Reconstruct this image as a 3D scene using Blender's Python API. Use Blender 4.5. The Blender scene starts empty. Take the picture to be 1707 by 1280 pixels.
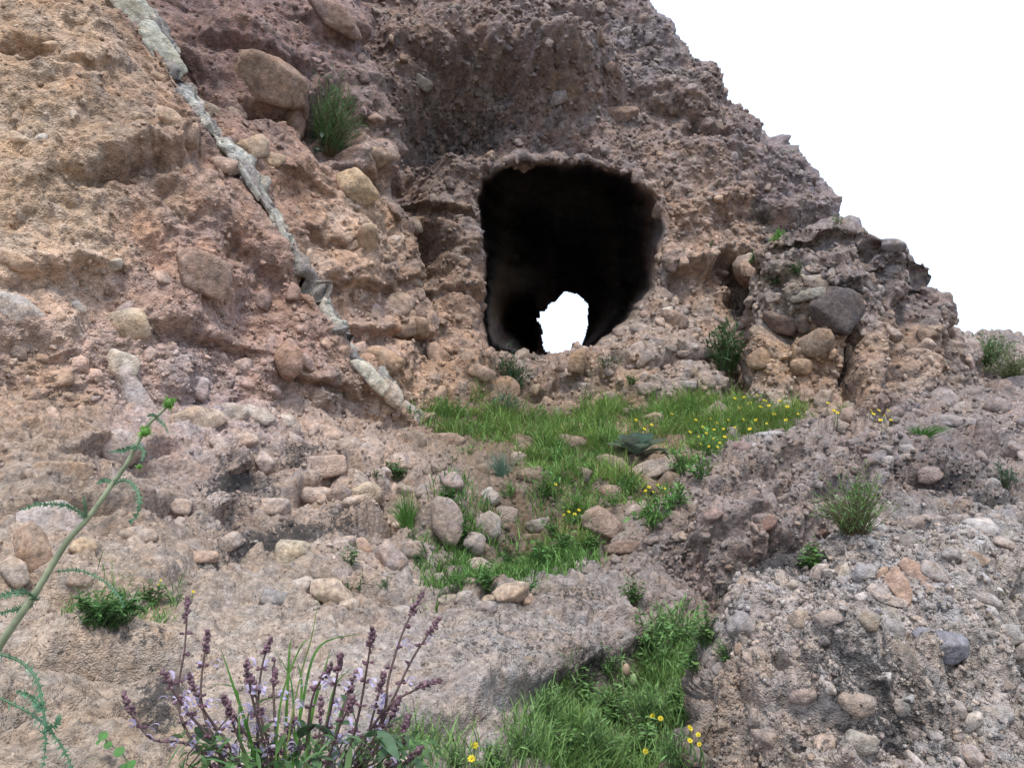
import bpy, math, random
import numpy as np
from mathutils import Vector, Matrix
from mathutils.bvhtree import BVHTree

random.seed(7)
RNG = np.random.default_rng(7)
SC = bpy.context.scene
COL = SC.collection

# ------------------------------------------------------------------ camera
FPX, PITCH, CX, CY = 1290.0, math.radians(12.0), 853.5, 640.0
cam_data = bpy.data.cameras.new('camera')
cam_data.sensor_fit = 'HORIZONTAL'
cam_data.sensor_width = 36.0
cam_data.lens = 36.0 * FPX / 1707.0
cam_data.clip_start = 0.05
cam_data.clip_end = 3000.0
cam = bpy.data.objects.new('camera', cam_data)
cam.location = (0, 0, 0)
cam.rotation_euler = (math.radians(90) + PITCH, 0, 0)
COL.objects.link(cam)
SC.camera = cam

# ------------------------------------------------------------------ sky, sun, exposure
SUN_EL, SUN_AZ = math.radians(60), math.radians(180)     # azimuth clockwise from +Y (straight behind the viewer)
world = bpy.data.worlds.new("World")
SC.world = world
world.use_nodes = True
wn = world.node_tree
wn.nodes.clear()
sky = wn.nodes.new('ShaderNodeTexSky')
sky.sky_type = 'NISHITA'
sky.sun_disc = False
sky.sun_elevation = SUN_EL
sky.sun_rotation = SUN_AZ
sky.dust_density = 4.0
sky.air_density = 1.0
mixw = wn.nodes.new('ShaderNodeMix')
mixw.data_type = 'RGBA'
mixw.inputs[0].default_value = 0.8
mixw.inputs[7].default_value = (10.2, 12.0, 15.0, 1)      # white overcast layer over the sky
bgw = wn.nodes.new('ShaderNodeBackground')
bgw.inputs['Strength'].default_value = 0.058
outw = wn.nodes.new('ShaderNodeOutputWorld')
wn.links.new(sky.outputs[0], mixw.inputs[6])
wn.links.new(mixw.outputs[2], bgw.inputs['Color'])
wn.links.new(bgw.outputs[0], outw.inputs['Surface'])

sun_data = bpy.data.lights.new('sun', 'SUN')
sun_data.energy = 1.5
sun_data.angle = math.radians(12)
sun_data.color = (1.0, 0.94, 0.85)
sun = bpy.data.objects.new('sun', sun_data)
sdir = Vector((math.sin(SUN_AZ) * math.cos(SUN_EL), math.cos(SUN_AZ) * math.cos(SUN_EL), math.sin(SUN_EL)))
sun.rotation_euler = (-sdir).to_track_quat('-Z', 'Y').to_euler()
sun.location = sdir * 50
COL.objects.link(sun)

SC.view_settings.view_transform = 'Standard'
SC.view_settings.look = 'None'
SC.view_settings.gamma = 1.0
SC.view_settings.use_curve_mapping = False
SC.view_settings.exposure = 1.2
SC.cycles.use_denoising = True
SC.cycles.max_bounces = 6
SC.cycles.diffuse_bounces = 3

# ------------------------------------------------------------------ pixel <-> place
cp, sp = math.cos(PITCH), math.sin(PITCH)


def P(u, v, d):
    """The point seen at photo pixel (u, v) at forward distance d (metres along +Y)."""
    u, v, d = np.broadcast_arrays(np.asarray(u, float), np.asarray(v, float), np.asarray(d, float))
    xr = (u - CX) / FPX
    zu = (CY - v) / FPX
    y = cp - sp * zu
    z = sp + cp * zu
    return np.stack([xr * d / y, d, z * d / y], -1)


def proj(p):
    p = np.asarray(p, float)
    f = p[..., 1] * cp + p[..., 2] * sp
    up = -p[..., 1] * sp + p[..., 2] * cp
    f = np.where(np.abs(f) < 1e-6, 1e-6, f)
    return CX + FPX * p[..., 0] / f, CY - FPX * up / f, f


# ------------------------------------------------------------------ noise
def h3(ix, iy, iz, seed):
    h = (ix.astype(np.uint32) * np.uint32(374761393) + iy.astype(np.uint32) * np.uint32(668265263)
         + iz.astype(np.uint32) * np.uint32(2147483647 - 19) + np.uint32((seed * 974711 + 12345) & 0xFFFFFFFF))
    h = (h ^ (h >> np.uint32(13))) * np.uint32(1274126177)
    h = (h ^ (h >> np.uint32(16))) * np.uint32(2246822519)
    return h ^ (h >> np.uint32(15))


_g = np.random.default_rng(3).normal(size=(256, 3))
GRAD = (_g / np.linalg.norm(_g, axis=1, keepdims=True)).astype(np.float32)


def perlin(p, seed=0):
    p = p.astype(np.float32)
    fl = np.floor(p)
    i = fl.astype(np.int32)
    f = p - fl
    w = f * f * f * (f * (f * 6 - 15) + 10)
    r = None
    for dx in (0, 1):
        wx = w[:, 0] if dx else 1 - w[:, 0]
        for dy in (0, 1):
            wy = wx * (w[:, 1] if dy else 1 - w[:, 1])
            for dz in (0, 1):
                g = GRAD[h3(i[:, 0] + dx, i[:, 1] + dy, i[:, 2] + dz, seed) & np.uint32(255)]
                dot = g[:, 0] * (f[:, 0] - dx) + g[:, 1] * (f[:, 1] - dy) + g[:, 2] * (f[:, 2] - dz)
                t = dot * wy * (w[:, 2] if dz else 1 - w[:, 2])
                r = t if r is None else r + t
    return r * 1.6


def fbm(p, scale, octs, seed=0, gain=0.5, ridged=False):
    a, s, tot = 1.0, 1.0 / scale, 0.0
    for o in range(octs):
        n = perlin(p * s, seed + o * 7)
        if ridged:
            n = 1 - 2 * np.abs(n)
        tot = tot + a * n
        a *= gain
        s *= 2.07
    return tot


def cob(p, c, seed, pres=0.8, rmin=0.25, rmax=0.5, flat=1.0):
    """Embedded angular pebbles: height above the matrix (m) and the pebble's own random number (-1 where none)."""
    p = p.astype(np.float32) / np.float32(c)
    base = np.floor(p - 0.5).astype(np.int32)
    H = np.zeros(len(p), np.float32)
    ID = np.full(len(p), -1.0, np.float32)
    for dx in (0, 1):
        for dy in (0, 1):
            for dz in (0, 1):
                ix, iy, iz = base[:, 0] + dx, base[:, 1] + dy, base[:, 2] + dz
                h = h3(ix, iy, iz, seed)
                g = h3(ix, iy, iz, seed + 91)
                j1 = (h & np.uint32(1023)).astype(np.float32) / 1023.0
                j2 = ((h >> np.uint32(10)) & np.uint32(1023)).astype(np.float32) / 1023.0
                j3 = ((h >> np.uint32(20)) & np.uint32(1023)).astype(np.float32) / 1023.0
                q = np.stack([p[:, 0] - ix - 0.25 - 0.5 * j1, p[:, 1] - iy - 0.25 - 0.5 * j2, p[:, 2] - iz - 0.25 - 0.5 * j3], 1)
                sz = (g & np.uint32(1023)).astype(np.float32) / 1023.0
                pr = ((g >> np.uint32(10)) & np.uint32(1023)).astype(np.float32) / 1023.0
                rid = ((g >> np.uint32(20)) & np.uint32(1023)).astype(np.float32) / 1023.0
                r = rmin + (rmax - rmin) * sz * sz
                n1 = GRAD[h & np.uint32(255)]
                n2 = GRAD[(h >> np.uint32(8)) & np.uint32(255)]
                n3 = GRAD[(g >> np.uint32(4)) & np.uint32(255)]
                a1 = np.abs((q * n1).sum(1)) * 1.25
                a2 = np.abs((q * n2).sum(1)) * 1.1
                a3 = np.abs((q * n3).sum(1)) * 1.1
                e = np.sqrt((q * q).sum(1))
                dist = np.maximum(np.maximum(np.maximum(a1, a2), a3), 0.82 * e) / r
                ins = (dist < 1) & (pr < pres)
                n4 = GRAD[(g >> np.uint32(12)) & np.uint32(255)]
                hh = np.where(ins, r * np.minimum((1 - dist) * 3.2, 1) * (.5 + .42 * np.clip((q * n4).sum(1) / r, -1, 1)) * flat, 0)
                up = hh > H
                H = np.where(up, hh, H)
                ID = np.where(up, rid, ID)
    return H * c, ID


def sstep(a, b, x):
    t = np.clip((x - a) / (b - a), 0, 1)
    return t * t * (3 - 2 * t)


# ------------------------------------------------------------------ rock colours (albedo of the beds, with overhang and tunnel shade painted in)
ZONES = [  # u, v, spread, rgb
    (40, 40, 90, (.31, .22, .14)), (60, 250, 110, (.37, .265, .165)), (190, 140, 70, (.31, .215, .14)), (110, 380, 90, (.38, .27, .17)),
    (250, 340, 70, (.31, .21, .145)), (60, 520, 70, (.36, .255, .18)), (330, 470, 80, (.31, .205, .15)), (460, 560, 70, (.33, .215, .155)),
    (200, 560, 70, (.37, .26, .19)), (60, 680, 60, (.33, .225, .145)), (330, 680, 90, (.34, .26, .215)), (100, 900, 110, (.31, .245, .195)),
    (330, 850, 90, (.31, .245, .205)), (550, 760, 90, (.34, .26, .215)), (560, 880, 80, (.32, .25, .205)),
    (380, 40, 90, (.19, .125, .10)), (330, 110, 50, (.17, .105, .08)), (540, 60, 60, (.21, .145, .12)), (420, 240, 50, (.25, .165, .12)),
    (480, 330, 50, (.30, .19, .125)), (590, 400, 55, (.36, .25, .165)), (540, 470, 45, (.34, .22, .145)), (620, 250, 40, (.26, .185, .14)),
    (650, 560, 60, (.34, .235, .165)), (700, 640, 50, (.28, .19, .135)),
    (720, 60, 70, (.165, .125, .115)), (760, 200, 70, (.115, .09, .085)), (760, 330, 60, (.15, .112, .095)), (760, 480, 60, (.20, .14, .11)), (760, 580, 50, (.26, .18, .135)),  # darkest anchor has the overhang's shade painted into the rock colour
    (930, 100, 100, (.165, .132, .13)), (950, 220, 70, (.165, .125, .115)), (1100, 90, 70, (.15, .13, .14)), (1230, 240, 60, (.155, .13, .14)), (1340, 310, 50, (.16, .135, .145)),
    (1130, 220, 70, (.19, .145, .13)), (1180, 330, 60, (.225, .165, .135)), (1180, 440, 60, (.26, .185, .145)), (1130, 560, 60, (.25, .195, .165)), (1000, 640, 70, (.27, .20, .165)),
    (1150, 620, 60, (.25, .21, .2)), (940, 410, 105, (.12, .12, .135)),  # last anchor: tunnel shade painted as a darker, cool grey
    (1380, 410, 60, (.16, .135, .135)), (1500, 470, 50, (.15, .13, .135)), (1300, 480, 50, (.17, .15, .14)), (1320, 590, 50, (.255, .175, .12)), (1420, 640, 50, (.245, .17, .125)),
    (1520, 590, 45, (.22, .165, .135)), (1590, 620, 50, (.20, .17, .16)), (1670, 680, 60, (.185, .155, .15)),
    (1300, 780, 90, (.25, .21, .19)), (1460, 740, 80, (.215, .18, .172)), (1580, 810, 70, (.17, .14, .135)), (1200, 900, 80, (.235, .185, .165)), (1330, 900, 80, (.215, .17, .155)), (1080, 960, 50, (.24, .20, .18)),
    (1450, 1000, 110, (.31, .275, .255)), (1600, 950, 90, (.32, .29, .275)), (1640, 1130, 110, (.29, .26, .24)), (1330, 1130, 80, (.32, .275, .25)), (1260, 1240, 70, (.25, .2, .165)), (1500, 1230, 90, (.265, .23, .21)),
    (150, 1080, 130, (.30, .24, .19)), (420, 1020, 110, (.29, .24, .2)), (180, 1230, 110, (.29, .23, .18)), (760, 1030, 80, (.275, .235, .21)), (850, 1090, 70, (.26, .235, .22)), (960, 1040, 60, (.25, .22, .205)),
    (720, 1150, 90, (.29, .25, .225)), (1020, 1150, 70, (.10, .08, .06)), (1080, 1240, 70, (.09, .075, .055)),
    (850, 760, 90, (.17, .125, .085)), (1100, 700, 90, (.16, .12, .08)), (850, 930, 80, (.15, .115, .085)), (760, 840, 60, (.30, .24, .20)), (980, 850, 60, (.2, .155, .12)),
]
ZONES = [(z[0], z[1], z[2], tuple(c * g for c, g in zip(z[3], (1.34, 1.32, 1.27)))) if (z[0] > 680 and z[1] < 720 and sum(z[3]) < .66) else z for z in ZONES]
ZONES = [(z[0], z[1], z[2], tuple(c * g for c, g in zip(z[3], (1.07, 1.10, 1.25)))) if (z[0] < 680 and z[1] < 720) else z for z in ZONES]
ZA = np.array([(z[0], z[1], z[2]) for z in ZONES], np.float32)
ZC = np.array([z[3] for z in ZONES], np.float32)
CRUST_SHADE = [
    (1460, 1020, 280, 190, .5), (1300, 850, 260, 120, .42), (1560, 760, 140, 60, .4), (860, 1080, 240, 90, .50), (150, 1100, 200, 60, .35), (300, 870, 300, 100, .25), (800, 170, 140, 70, .6), (1180, 150, 160, 110, .4), (1400, 500, 160, 120, .42), (1650, 720, 80, 140, .5), (1090, 940, 50, 50, .6), (470, 100, 120, 60, .3), (760, 420, 60, 120, .35), (260, 1160, 60, 36, .8), (1010, 1090, 80, 40, .7),  # lichen crust and painted shade (overhang, outcrop cleft): u, v, ru, rv, strength
    (395, 810, 75, 40, 1.0), (510, 762, 45, 28, 1.05), (480, 905, 130, 32, 1.0), (400, 940, 90, 26, .9), (575, 870, 60, 40, .8), (300, 890, 80, 30, .4), (250, 1150, 60, 40, .7), (200, 1090, 110, 14, .6),
    (1290, 1000, 130, 50, 1.1), (1240, 1045, 60, 36, 1.1), (1390, 920, 60, 40, .9), (1470, 862, 60, 14, 1.0), (1560, 828, 90, 14, 1.0), (1650, 845, 40, 16, 1.0), (1180, 970, 60, 60, .5), (1300, 890, 80, 50, .4), (1240, 780, 60, 30, .5), (1480, 1190, 150, 80, .8), (1500, 1000, 200, 120, .46), (1300, 820, 200, 80, .4), (850, 1060, 200, 60, .36), (450, 860, 180, 70, .36), (130, 1080, 160, 60, .34), (1400, 1120, 120, 60, .45), (1600, 1130, 60, 40, .6), (1430, 1080, 60, 40, .5), (1390, 1250, 120, 40, .6),  # leading entries: lichen plus painted shade in the gap between the outcrops
    (1560, 1230, 100, 50, .5), (1470, 930, 50, 30, .5), (960, 1010, 80, 30, .6), (880, 1060, 50, 20, .4), (1110, 930, 60, 30, .6), (860, 1140, 120, 40, .35), (740, 840, 60, 60, .5),
    (1600, 800, 90, 40, .6), (1500, 860, 60, 20, .5), (1390, 490, 80, 50, .75), (1330, 400, 80, 30, .6), (1500, 430, 50, 40, .4), (1420, 600, 20, 80, .6), (1640, 730, 60, 60, .5), (760, 160, 80, 50, .5), (880, 150, 80, 70, .4),  # closing entries paint the overhang's shade as dark patches
    (1200, 150, 100, 60, .45), (1060, 60, 60, 60, .45), (1300, 280, 60, 40, .4),
]


def zone(p):
    u, v, _ = proj(p)
    q = p.astype(np.float32)
    u0 = (u + 16 * perlin(q / .3, 505)).astype(np.float32)
    v0 = (v + 10 * perlin(q / .3, 506)).astype(np.float32)
    u = (u + 45 * perlin(q / 0.55, 501) + 22 * perlin(q / 0.2, 502)).astype(np.float32)
    v = (v + 45 * perlin(q / 0.55, 503) + 22 * perlin(q / 0.2, 504)).astype(np.float32)
    u = np.clip(u, -250, 1950)
    v = np.clip(v, -100, 1400)
    W = np.full(len(u), 1e-6, np.float32)
    C = np.zeros((len(u), 3), np.float32) + 1e-6 * np.array([.25, .2, .17], np.float32)
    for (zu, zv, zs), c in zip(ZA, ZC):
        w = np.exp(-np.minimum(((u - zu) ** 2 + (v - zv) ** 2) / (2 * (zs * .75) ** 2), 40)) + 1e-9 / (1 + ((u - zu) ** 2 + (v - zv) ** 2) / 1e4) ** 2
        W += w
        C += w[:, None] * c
    K = np.zeros(len(u), np.float32)
    for cu, cv, ru, rv, s in CRUST_SHADE:
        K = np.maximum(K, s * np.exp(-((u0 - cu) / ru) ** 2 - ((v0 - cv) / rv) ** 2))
    return C / W[:, None], K


PAL = np.array([(.23, .225, .235), (.40, .32, .23), (.36, .265, .22), (.46, .42, .36), (.22, .15, .11), (.12, .105, .105), (.33, .30, .28), (.40, .27, .19)], np.float32)

# ------------------------------------------------------------------ materials


def mat_new(name):
    m = bpy.data.materials.new(name)
    m.use_nodes = True
    nt = m.node_tree
    nt.nodes.clear()
    out = nt.nodes.new('ShaderNodeOutputMaterial')
    return m, nt, out


def N(nt, t, **kw):
    n = nt.nodes.new(t)
    for k, v in kw.items():
        setattr(n, k, v)
    return n


def rock_material(name, source, fine=1.0, bump=0.012):
    m, nt, out = mat_new(name)
    L = nt.links.new
    bs = N(nt, 'ShaderNodeBsdfPrincipled')
    bs.inputs['Roughness'].default_value = 0.93
    bs.inputs['Specular IOR Level'].default_value = 0.22
    geo = N(nt, 'ShaderNodeNewGeometry')
    if source == 'object':
        oi = N(nt, 'ShaderNodeObjectInfo')
        col, lich_shade = oi.outputs['Color'], oi.outputs['Alpha']
    else:
        a = N(nt, 'ShaderNodeAttribute')
        a.attribute_name = 'Col'
        col, lich_shade = a.outputs['Color'], a.outputs['Alpha']
    pos = geo.outputs['Position']

    def noise(scale, detail, rough=.6):
        n = N(nt, 'ShaderNodeTexNoise')
        n.inputs['Scale'].default_value = scale
        n.inputs['Detail'].default_value = detail
        n.inputs['Roughness'].default_value = rough
        L(pos, n.inputs['Vector'])
        return n

    def ramp(src, a, b, lo, hi):
        r = N(nt, 'ShaderNodeMapRange')
        r.inputs[1].default_value, r.inputs[2].default_value, r.inputs[3].default_value, r.inputs[4].default_value = a, b, lo, hi
        L(src, r.inputs[0])
        return r.outputs[0]

    def mul(c, f):
        x = N(nt, 'ShaderNodeMix', data_type='RGBA', blend_type='MULTIPLY')
        x.inputs[0].default_value = 1.0
        L(c, x.inputs[6])
        L(f, x.inputs[7])
        return x.outputs[2]
    n1 = noise(14 * fine, 6)
    n2 = noise(55 * fine, 5, .65)
    n3 = noise(4 * fine, 4)
    c = mul(col, ramp(n1.outputs[0], .32, .68, .58, 1.38))
    c = mul(c, ramp(n2.outputs[0], .32, .68, .84, 1.16))
    # warm / cool drift of the stone
    hs = N(nt, 'ShaderNodeMix', data_type='RGBA', blend_type='MULTIPLY')
    rr = N(nt, 'ShaderNodeValToRGB')
    rr.color_ramp.elements[0].position = .32
    rr.color_ramp.elements[0].color = (.93, .98, 1.05, 1)
    rr.color_ramp.elements[1].position = .68
    rr.color_ramp.elements[1].color = (1.08, .99, .90, 1)
    L(n3.outputs[0], rr.inputs[0])
    hs.inputs[0].default_value = 1.0
    L(c, hs.inputs[6])
    L(rr.outputs[0], hs.inputs[7])
    c = hs.outputs[2]
    # small grit, pale and dark grains
    vo = N(nt, 'ShaderNodeTexVoronoi')
    vo.inputs['Scale'].default_value = 75 * fine
    L(pos, vo.inputs['Vector'])
    sepc = N(nt, 'ShaderNodeSeparateColor')
    L(vo.outputs['Color'], sepc.inputs[0])
    c = mul(c, ramp(sepc.outputs[0], 0, 1, .9, 1.1))
    # dark lichen, with painted shade: specks that join where the mask is high
    ln = noise(17 * fine, 9, .72)
    la = N(nt, 'ShaderNodeMath', operation='MULTIPLY_ADD')
    L(lich_shade, la.inputs[0])
    la.inputs[1].default_value = .56
    L(ln.outputs[0], la.inputs[2])
    lm = ramp(la.outputs[0], .765, .815, 0, .84)
    lx = N(nt, 'ShaderNodeMix', data_type='RGBA')
    L(lm, lx.inputs[0])
    L(c, lx.inputs[6])
    lx.inputs[7].default_value = (.045, .043, .043, 1)
    L(lx.outputs[2], bs.inputs['Base Color'])
    # relief
    b2 = N(nt, 'ShaderNodeBump')
    b2.inputs['Strength'].default_value = 1.0
    b2.inputs['Distance'].default_value = bump
    add = N(nt, 'ShaderNodeMath', operation='ADD')
    mm = N(nt, 'ShaderNodeMath', operation='MULTIPLY')
    mm.inputs[1].default_value = -.25
    L(vo.outputs['Distance'], mm.inputs[0])
    n4 = noise(20 * fine, 5, .55)
    L(n4.outputs[0], add.inputs[0])
    L(mm.outputs[0], add.inputs[1])
    L(add.outputs[0], b2.inputs['Height'])
    L(b2.outputs[0], bs.inputs['Normal'])
    L(bs.outputs[0], out.inputs['Surface'])
    return m


MAT_ROCK = rock_material('rock_far', 'attr', .8, .05)
MAT_ROCK_NEAR = rock_material('rock_near', 'attr', 2.0, .022)
MAT_STONE = rock_material('stone_far', 'object', 1.0, .02)
MAT_STONE_NEAR = rock_material('stone_near', 'object', 2.5, .008)

# ------------------------------------------------------------------ mesh helpers


def make_mesh(name, verts, quads=None, tris=None, col=None, mat=None, smooth=True, lichen_shade=None):
    me = bpy.data.meshes.new(name)
    nq = 0 if quads is None else len(quads)
    ntr = 0 if tris is None else len(tris)
    me.vertices.add(len(verts))
    me.vertices.foreach_set('co', np.asarray(verts, np.float32).ravel())
    loops = []
    if nq:
        loops.append(np.asarray(quads, np.int32).ravel())
    if ntr:
        loops.append(np.asarray(tris, np.int32).ravel())
    li = np.concatenate(loops)
    me.loops.add(len(li))
    me.loops.foreach_set('vertex_index', li)
    me.polygons.add(nq + ntr)
    st = np.concatenate([np.arange(nq) * 4, nq * 4 + np.arange(ntr) * 3]).astype(np.int32)
    me.polygons.foreach_set('loop_start', st)
    me.polygons.foreach_set('use_smooth', np.full(nq + ntr, smooth, bool))
    if col is not None:
        at = me.attributes.new('Col', 'FLOAT_COLOR', 'POINT')
        c4 = np.ones((len(verts), 4), np.float32)
        c4[:, :3] = col
        c4[:, 3] = 0 if lichen_shade is None else lichen_shade
        at.data.foreach_set('color', c4.ravel())
    me.update(calc_edges=True)
    if mat:
        me.materials.append(mat)
    return me


def link(name, me, parent=None, loc=(0, 0, 0), **props):
    o = bpy.data.objects.new(name, me)
    o.location = loc
    COL.objects.link(o)
    if parent is not None:
        o.parent = parent
    for k, v in props.items():
        o[k] = v
    return o


# ------------------------------------------------------------------ lattice surfaces
def cr_weights(samples, n):
    """Catmull-Rom weights matrix (len(samples) x n)."""
    W = np.zeros((len(samples), n))
    for k, s in enumerate(samples):
        i = min(int(s), n - 2)
        t = s - i
        w = (-.5 * t ** 3 + t ** 2 - .5 * t, 1.5 * t ** 3 - 2.5 * t ** 2 + 1, -1.5 * t ** 3 + 2 * t ** 2 + .5 * t, .5 * t ** 3 - .5 * t ** 2)
        for j, ww in zip((i - 1, i, i + 1, i + 2), w):
            if j < 0:
                W[k, 0] += 2 * ww
                W[k, 1] -= ww
            elif j >= n:
                W[k, n - 1] += 2 * ww
                W[k, n - 2] -= ww
            else:
                W[k, j] += ww
    return W


def samples_for(lat, axis, spacing, nearfine=False):
    u, v, _ = proj(lat)
    n = lat.shape[axis]
    out = []
    for i in range(n - 1):
        a = np.take(np.stack([u, v], -1), i, axis)
        b = np.take(np.stack([u, v], -1), i + 1, axis)
        inn = lambda q: (q[..., 0] > -60) & (q[..., 0] < 1770) & (q[..., 1] > -60) & (q[..., 1] < 1340)
        vis = inn(a) | inn(b) | inn((a + b) / 2)
        length = np.linalg.norm(a - b, axis=-1)
        if vis.any():
            sp_ = spacing * (.62 if nearfine and np.median(a[..., 1]) > 940 else 1)
            k = int(np.percentile(length[vis], 75) / sp_)
        else:
            k = int(length.max() / (spacing * 7))
        k = int(min(max(k, 4), 400))
        out += [i + j / k for j in range(k)]
    return np.array(out + [n - 1.0])


from concurrent.futures import ThreadPoolExecutor
POOL = ThreadPoolExecutor(8)


def par(fn, *arrs, chunk=20000):
    n = len(arrs[0])
    cuts = list(range(0, n, chunk)) + [n]
    jobs = [POOL.submit(fn, *[a[i:j] for a in arrs]) for i, j in zip(cuts[:-1], cuts[1:])]
    res = [j.result() for j in jobs]
    return [np.concatenate(x) for x in zip(*res)]


BVH_V, BVH_F, BVH_N = [], [], 0
MASS = {}


def build_mass(name, lat, spacing, feats, relief, mat, near=False, hole=None, pre=None, flip=False, colour_gain=1.0, tint=None, **props):
    """lat: (R, C, 3) of (u, v, d). relief: function(p) -> height, colour ids."""
    global BVH_N
    lw = P(lat[..., 0], lat[..., 1], lat[..., 2])
    sr = samples_for(lw, 0, spacing, near and name == 'hillside')
    sc = samples_for(lw, 1, spacing)
    WR, WC = cr_weights(sr, lat.shape[0]), cr_weights(sc, lat.shape[1])
    G = np.einsum('ri,ijk,cj->rck', WR, lw, WC)
    R, C = G.shape[:2]
    if pre is not None:
        G = pre(G, sr, sc)
    du = np.gradient(G, axis=1)
    dv = np.gradient(G, axis=0)
    nn = np.cross(du, dv)
    nn /= np.linalg.norm(nn, axis=-1, keepdims=True) + 1e-12
    # face the viewer on the visible part
    vis = -(nn * G).sum(-1)
    if np.median(vis) < 0:
        nn = -nn
    p = G.reshape(-1, 3)
    n = nn.reshape(-1, 3)
    u, v, f = proj(p)
    damp = np.ones(len(p)) if pre is None else DAMP.ravel()

    st_ = max(1, len(p) // 6000)
    HMED = float(np.median(relief(p[::st_].astype(np.float32), u[::st_], v[::st_])[0])) * .8

    def work(p, n, u, v, damp):
        q = p.astype(np.float32)
        uw = u + 14 * perlin(q / 0.45, 61) + 9 * perlin(q / .16, 62)
        vw = v + 14 * perlin(q / 0.45, 63) + 9 * perlin(q / .16, 64)
        H = np.zeros(len(p))
        for ft in feats:
            fu, fv, ru, rv, rot, amp = ft[:6]
            pw = ft[6] if len(ft) > 6 else 2
            ca, sa = math.cos(math.radians(rot)), math.sin(math.radians(rot))
            a = ((uw - fu) * ca + (vw - fv) * sa) / ru
            b = (-(uw - fu) * sa + (vw - fv) * ca) / rv
            if pw == 's':      # a ledge: proud above its line, hollow just under it
                am = np.exp(-np.minimum(a ** 4, 30))
                H += amp * am * np.where(b < 0, np.exp(-np.minimum(b * b, 30)), 0) * sstep(0, -.14, b) - .7 * amp * am * np.exp(-np.minimum(((b - .1) / .2) ** 2, 30))
                continue
            e = (a * a + b * b) ** (pw / 2)
            H += amp * np.exp(-np.minimum(e, 30))
        h2, ids = relief(q, u, v)
        H += h2 - HMED
        pd = p + n * (H * damp)[:, None]
        zc, crust_shade = zone(q)
        if tint is not None:
            t_ = sstep(-.3, .4, fbm(q * np.array([1, 1, .7]), .45, 3, 95))[:, None]
            zc = np.array(tint[0]) * (1 - t_) + np.array(tint[1]) * t_
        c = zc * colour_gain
        big = fbm(q, .9, 3, 77)
        sm = fbm(q, .13, 3, 78)
        c = c * (1 + .2 * big + .2 * sm)[:, None]
        iron = sstep(.3, .9, fbm(q, .5, 3, 79))[:, None]
        c = c * (1 + iron * np.array([.05, -.02, -.09]))
        for idv, wgt in ids:
            m = idv >= 0
            k = PAL[(np.clip(idv, 0, .999) * len(PAL)).astype(int)]
            lum = (zc.mean(1) / .27)[:, None]
            k = (k * .5 * (.45 + .55 * lum) + .5 * c * (0.7 + 0.7 * ((idv * 37.7) % 1))[:, None])
            c = np.where(m[:, None], c * (1 - wgt) + k * wgt, c)
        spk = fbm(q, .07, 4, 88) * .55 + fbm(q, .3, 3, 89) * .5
        km = sstep(.5, .85, crust_shade + spk * .62)[:, None]
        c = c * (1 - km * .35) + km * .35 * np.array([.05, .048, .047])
        return pd, np.clip(c, .02, .75), zc, np.clip(crust_shade * .6 + .15, 0, .72)
    pd, c, zc, km = par(work, p, n, u, v, damp)
    idx = np.arange(R * C).reshape(R, C)
    quads = np.stack([idx[:-1, :-1], idx[:-1, 1:], idx[1:, 1:], idx[1:, :-1]], -1).reshape(-1, 4)
    if np.median(vis) < 0:
        quads = quads[:, ::-1]
    quads = quads[:, ::-1]
    if hole is not None:
        kill = hole(u, v, p)
        quads = quads[~kill[quads].all(1)]
    me = make_mesh(name, pd, quads=quads, col=c, mat=mat, lichen_shade=km)
    o = link(name, me, **props)
    st = 3 if spacing < 3 else 2
    sub = np.ix_(np.unique(np.r_[np.arange(0, R, st), R - 1]), np.unique(np.r_[np.arange(0, C, st), C - 1]))
    ii = idx[sub]
    r2, c2 = ii.shape
    j = np.arange(r2 * c2).reshape(r2, c2) + BVH_N
    f2 = np.stack([j[:-1, :-1], j[:-1, 1:], j[1:, 1:], j[1:, :-1]], -1).reshape(-1, 4)
    if hole is not None:
        kk = hole(u, v, p)[ii.ravel()]
        f2 = f2[~kk[f2 - BVH_N].any(1)]
    BVH_V.append(pd[ii.ravel()])
    BVH_F.append(f2)
    BVH_N += r2 * c2
    MASS[name] = dict(obj=o, p=pd, n=n, base=p, u=u, v=v, f=f, col=c, zc=zc, km=km, R=R, C=C, near=near, nface=len(f2))
    return o


def poly_sd(u, v, poly):
    """Signed pixel distance to a polygon, negative inside."""
    poly = np.asarray(poly, float)
    d = np.full(u.shape, 1e9)
    ins = np.zeros(u.shape, bool)
    for (x0, y0), (x1, y1) in zip(poly, np.roll(poly, -1, 0)):
        ex, ey = x1 - x0, y1 - y0
        t = np.clip(((u - x0) * ex + (v - y0) * ey) / (ex * ex + ey * ey), 0, 1)
        d = np.minimum(d, (u - x0 - t * ex) ** 2 + (v - y0 - t * ey) ** 2)
        c = ((y0 <= v) & (v < y1)) | ((y1 <= v) & (v < y0))
        with np.errstate(divide='ignore', invalid='ignore'):
            xi = x0 + (v - y0) * ex / (ey if ey != 0 else 1e-9)
        ins ^= c & (u < xi)
    d = np.sqrt(d)
    return np.where(ins, -d, d)


def lerp_tab(tab, x):
    t = np.array(sorted(tab), float)
    return np.interp(x, t[:, 0], t[:, 1])


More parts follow.
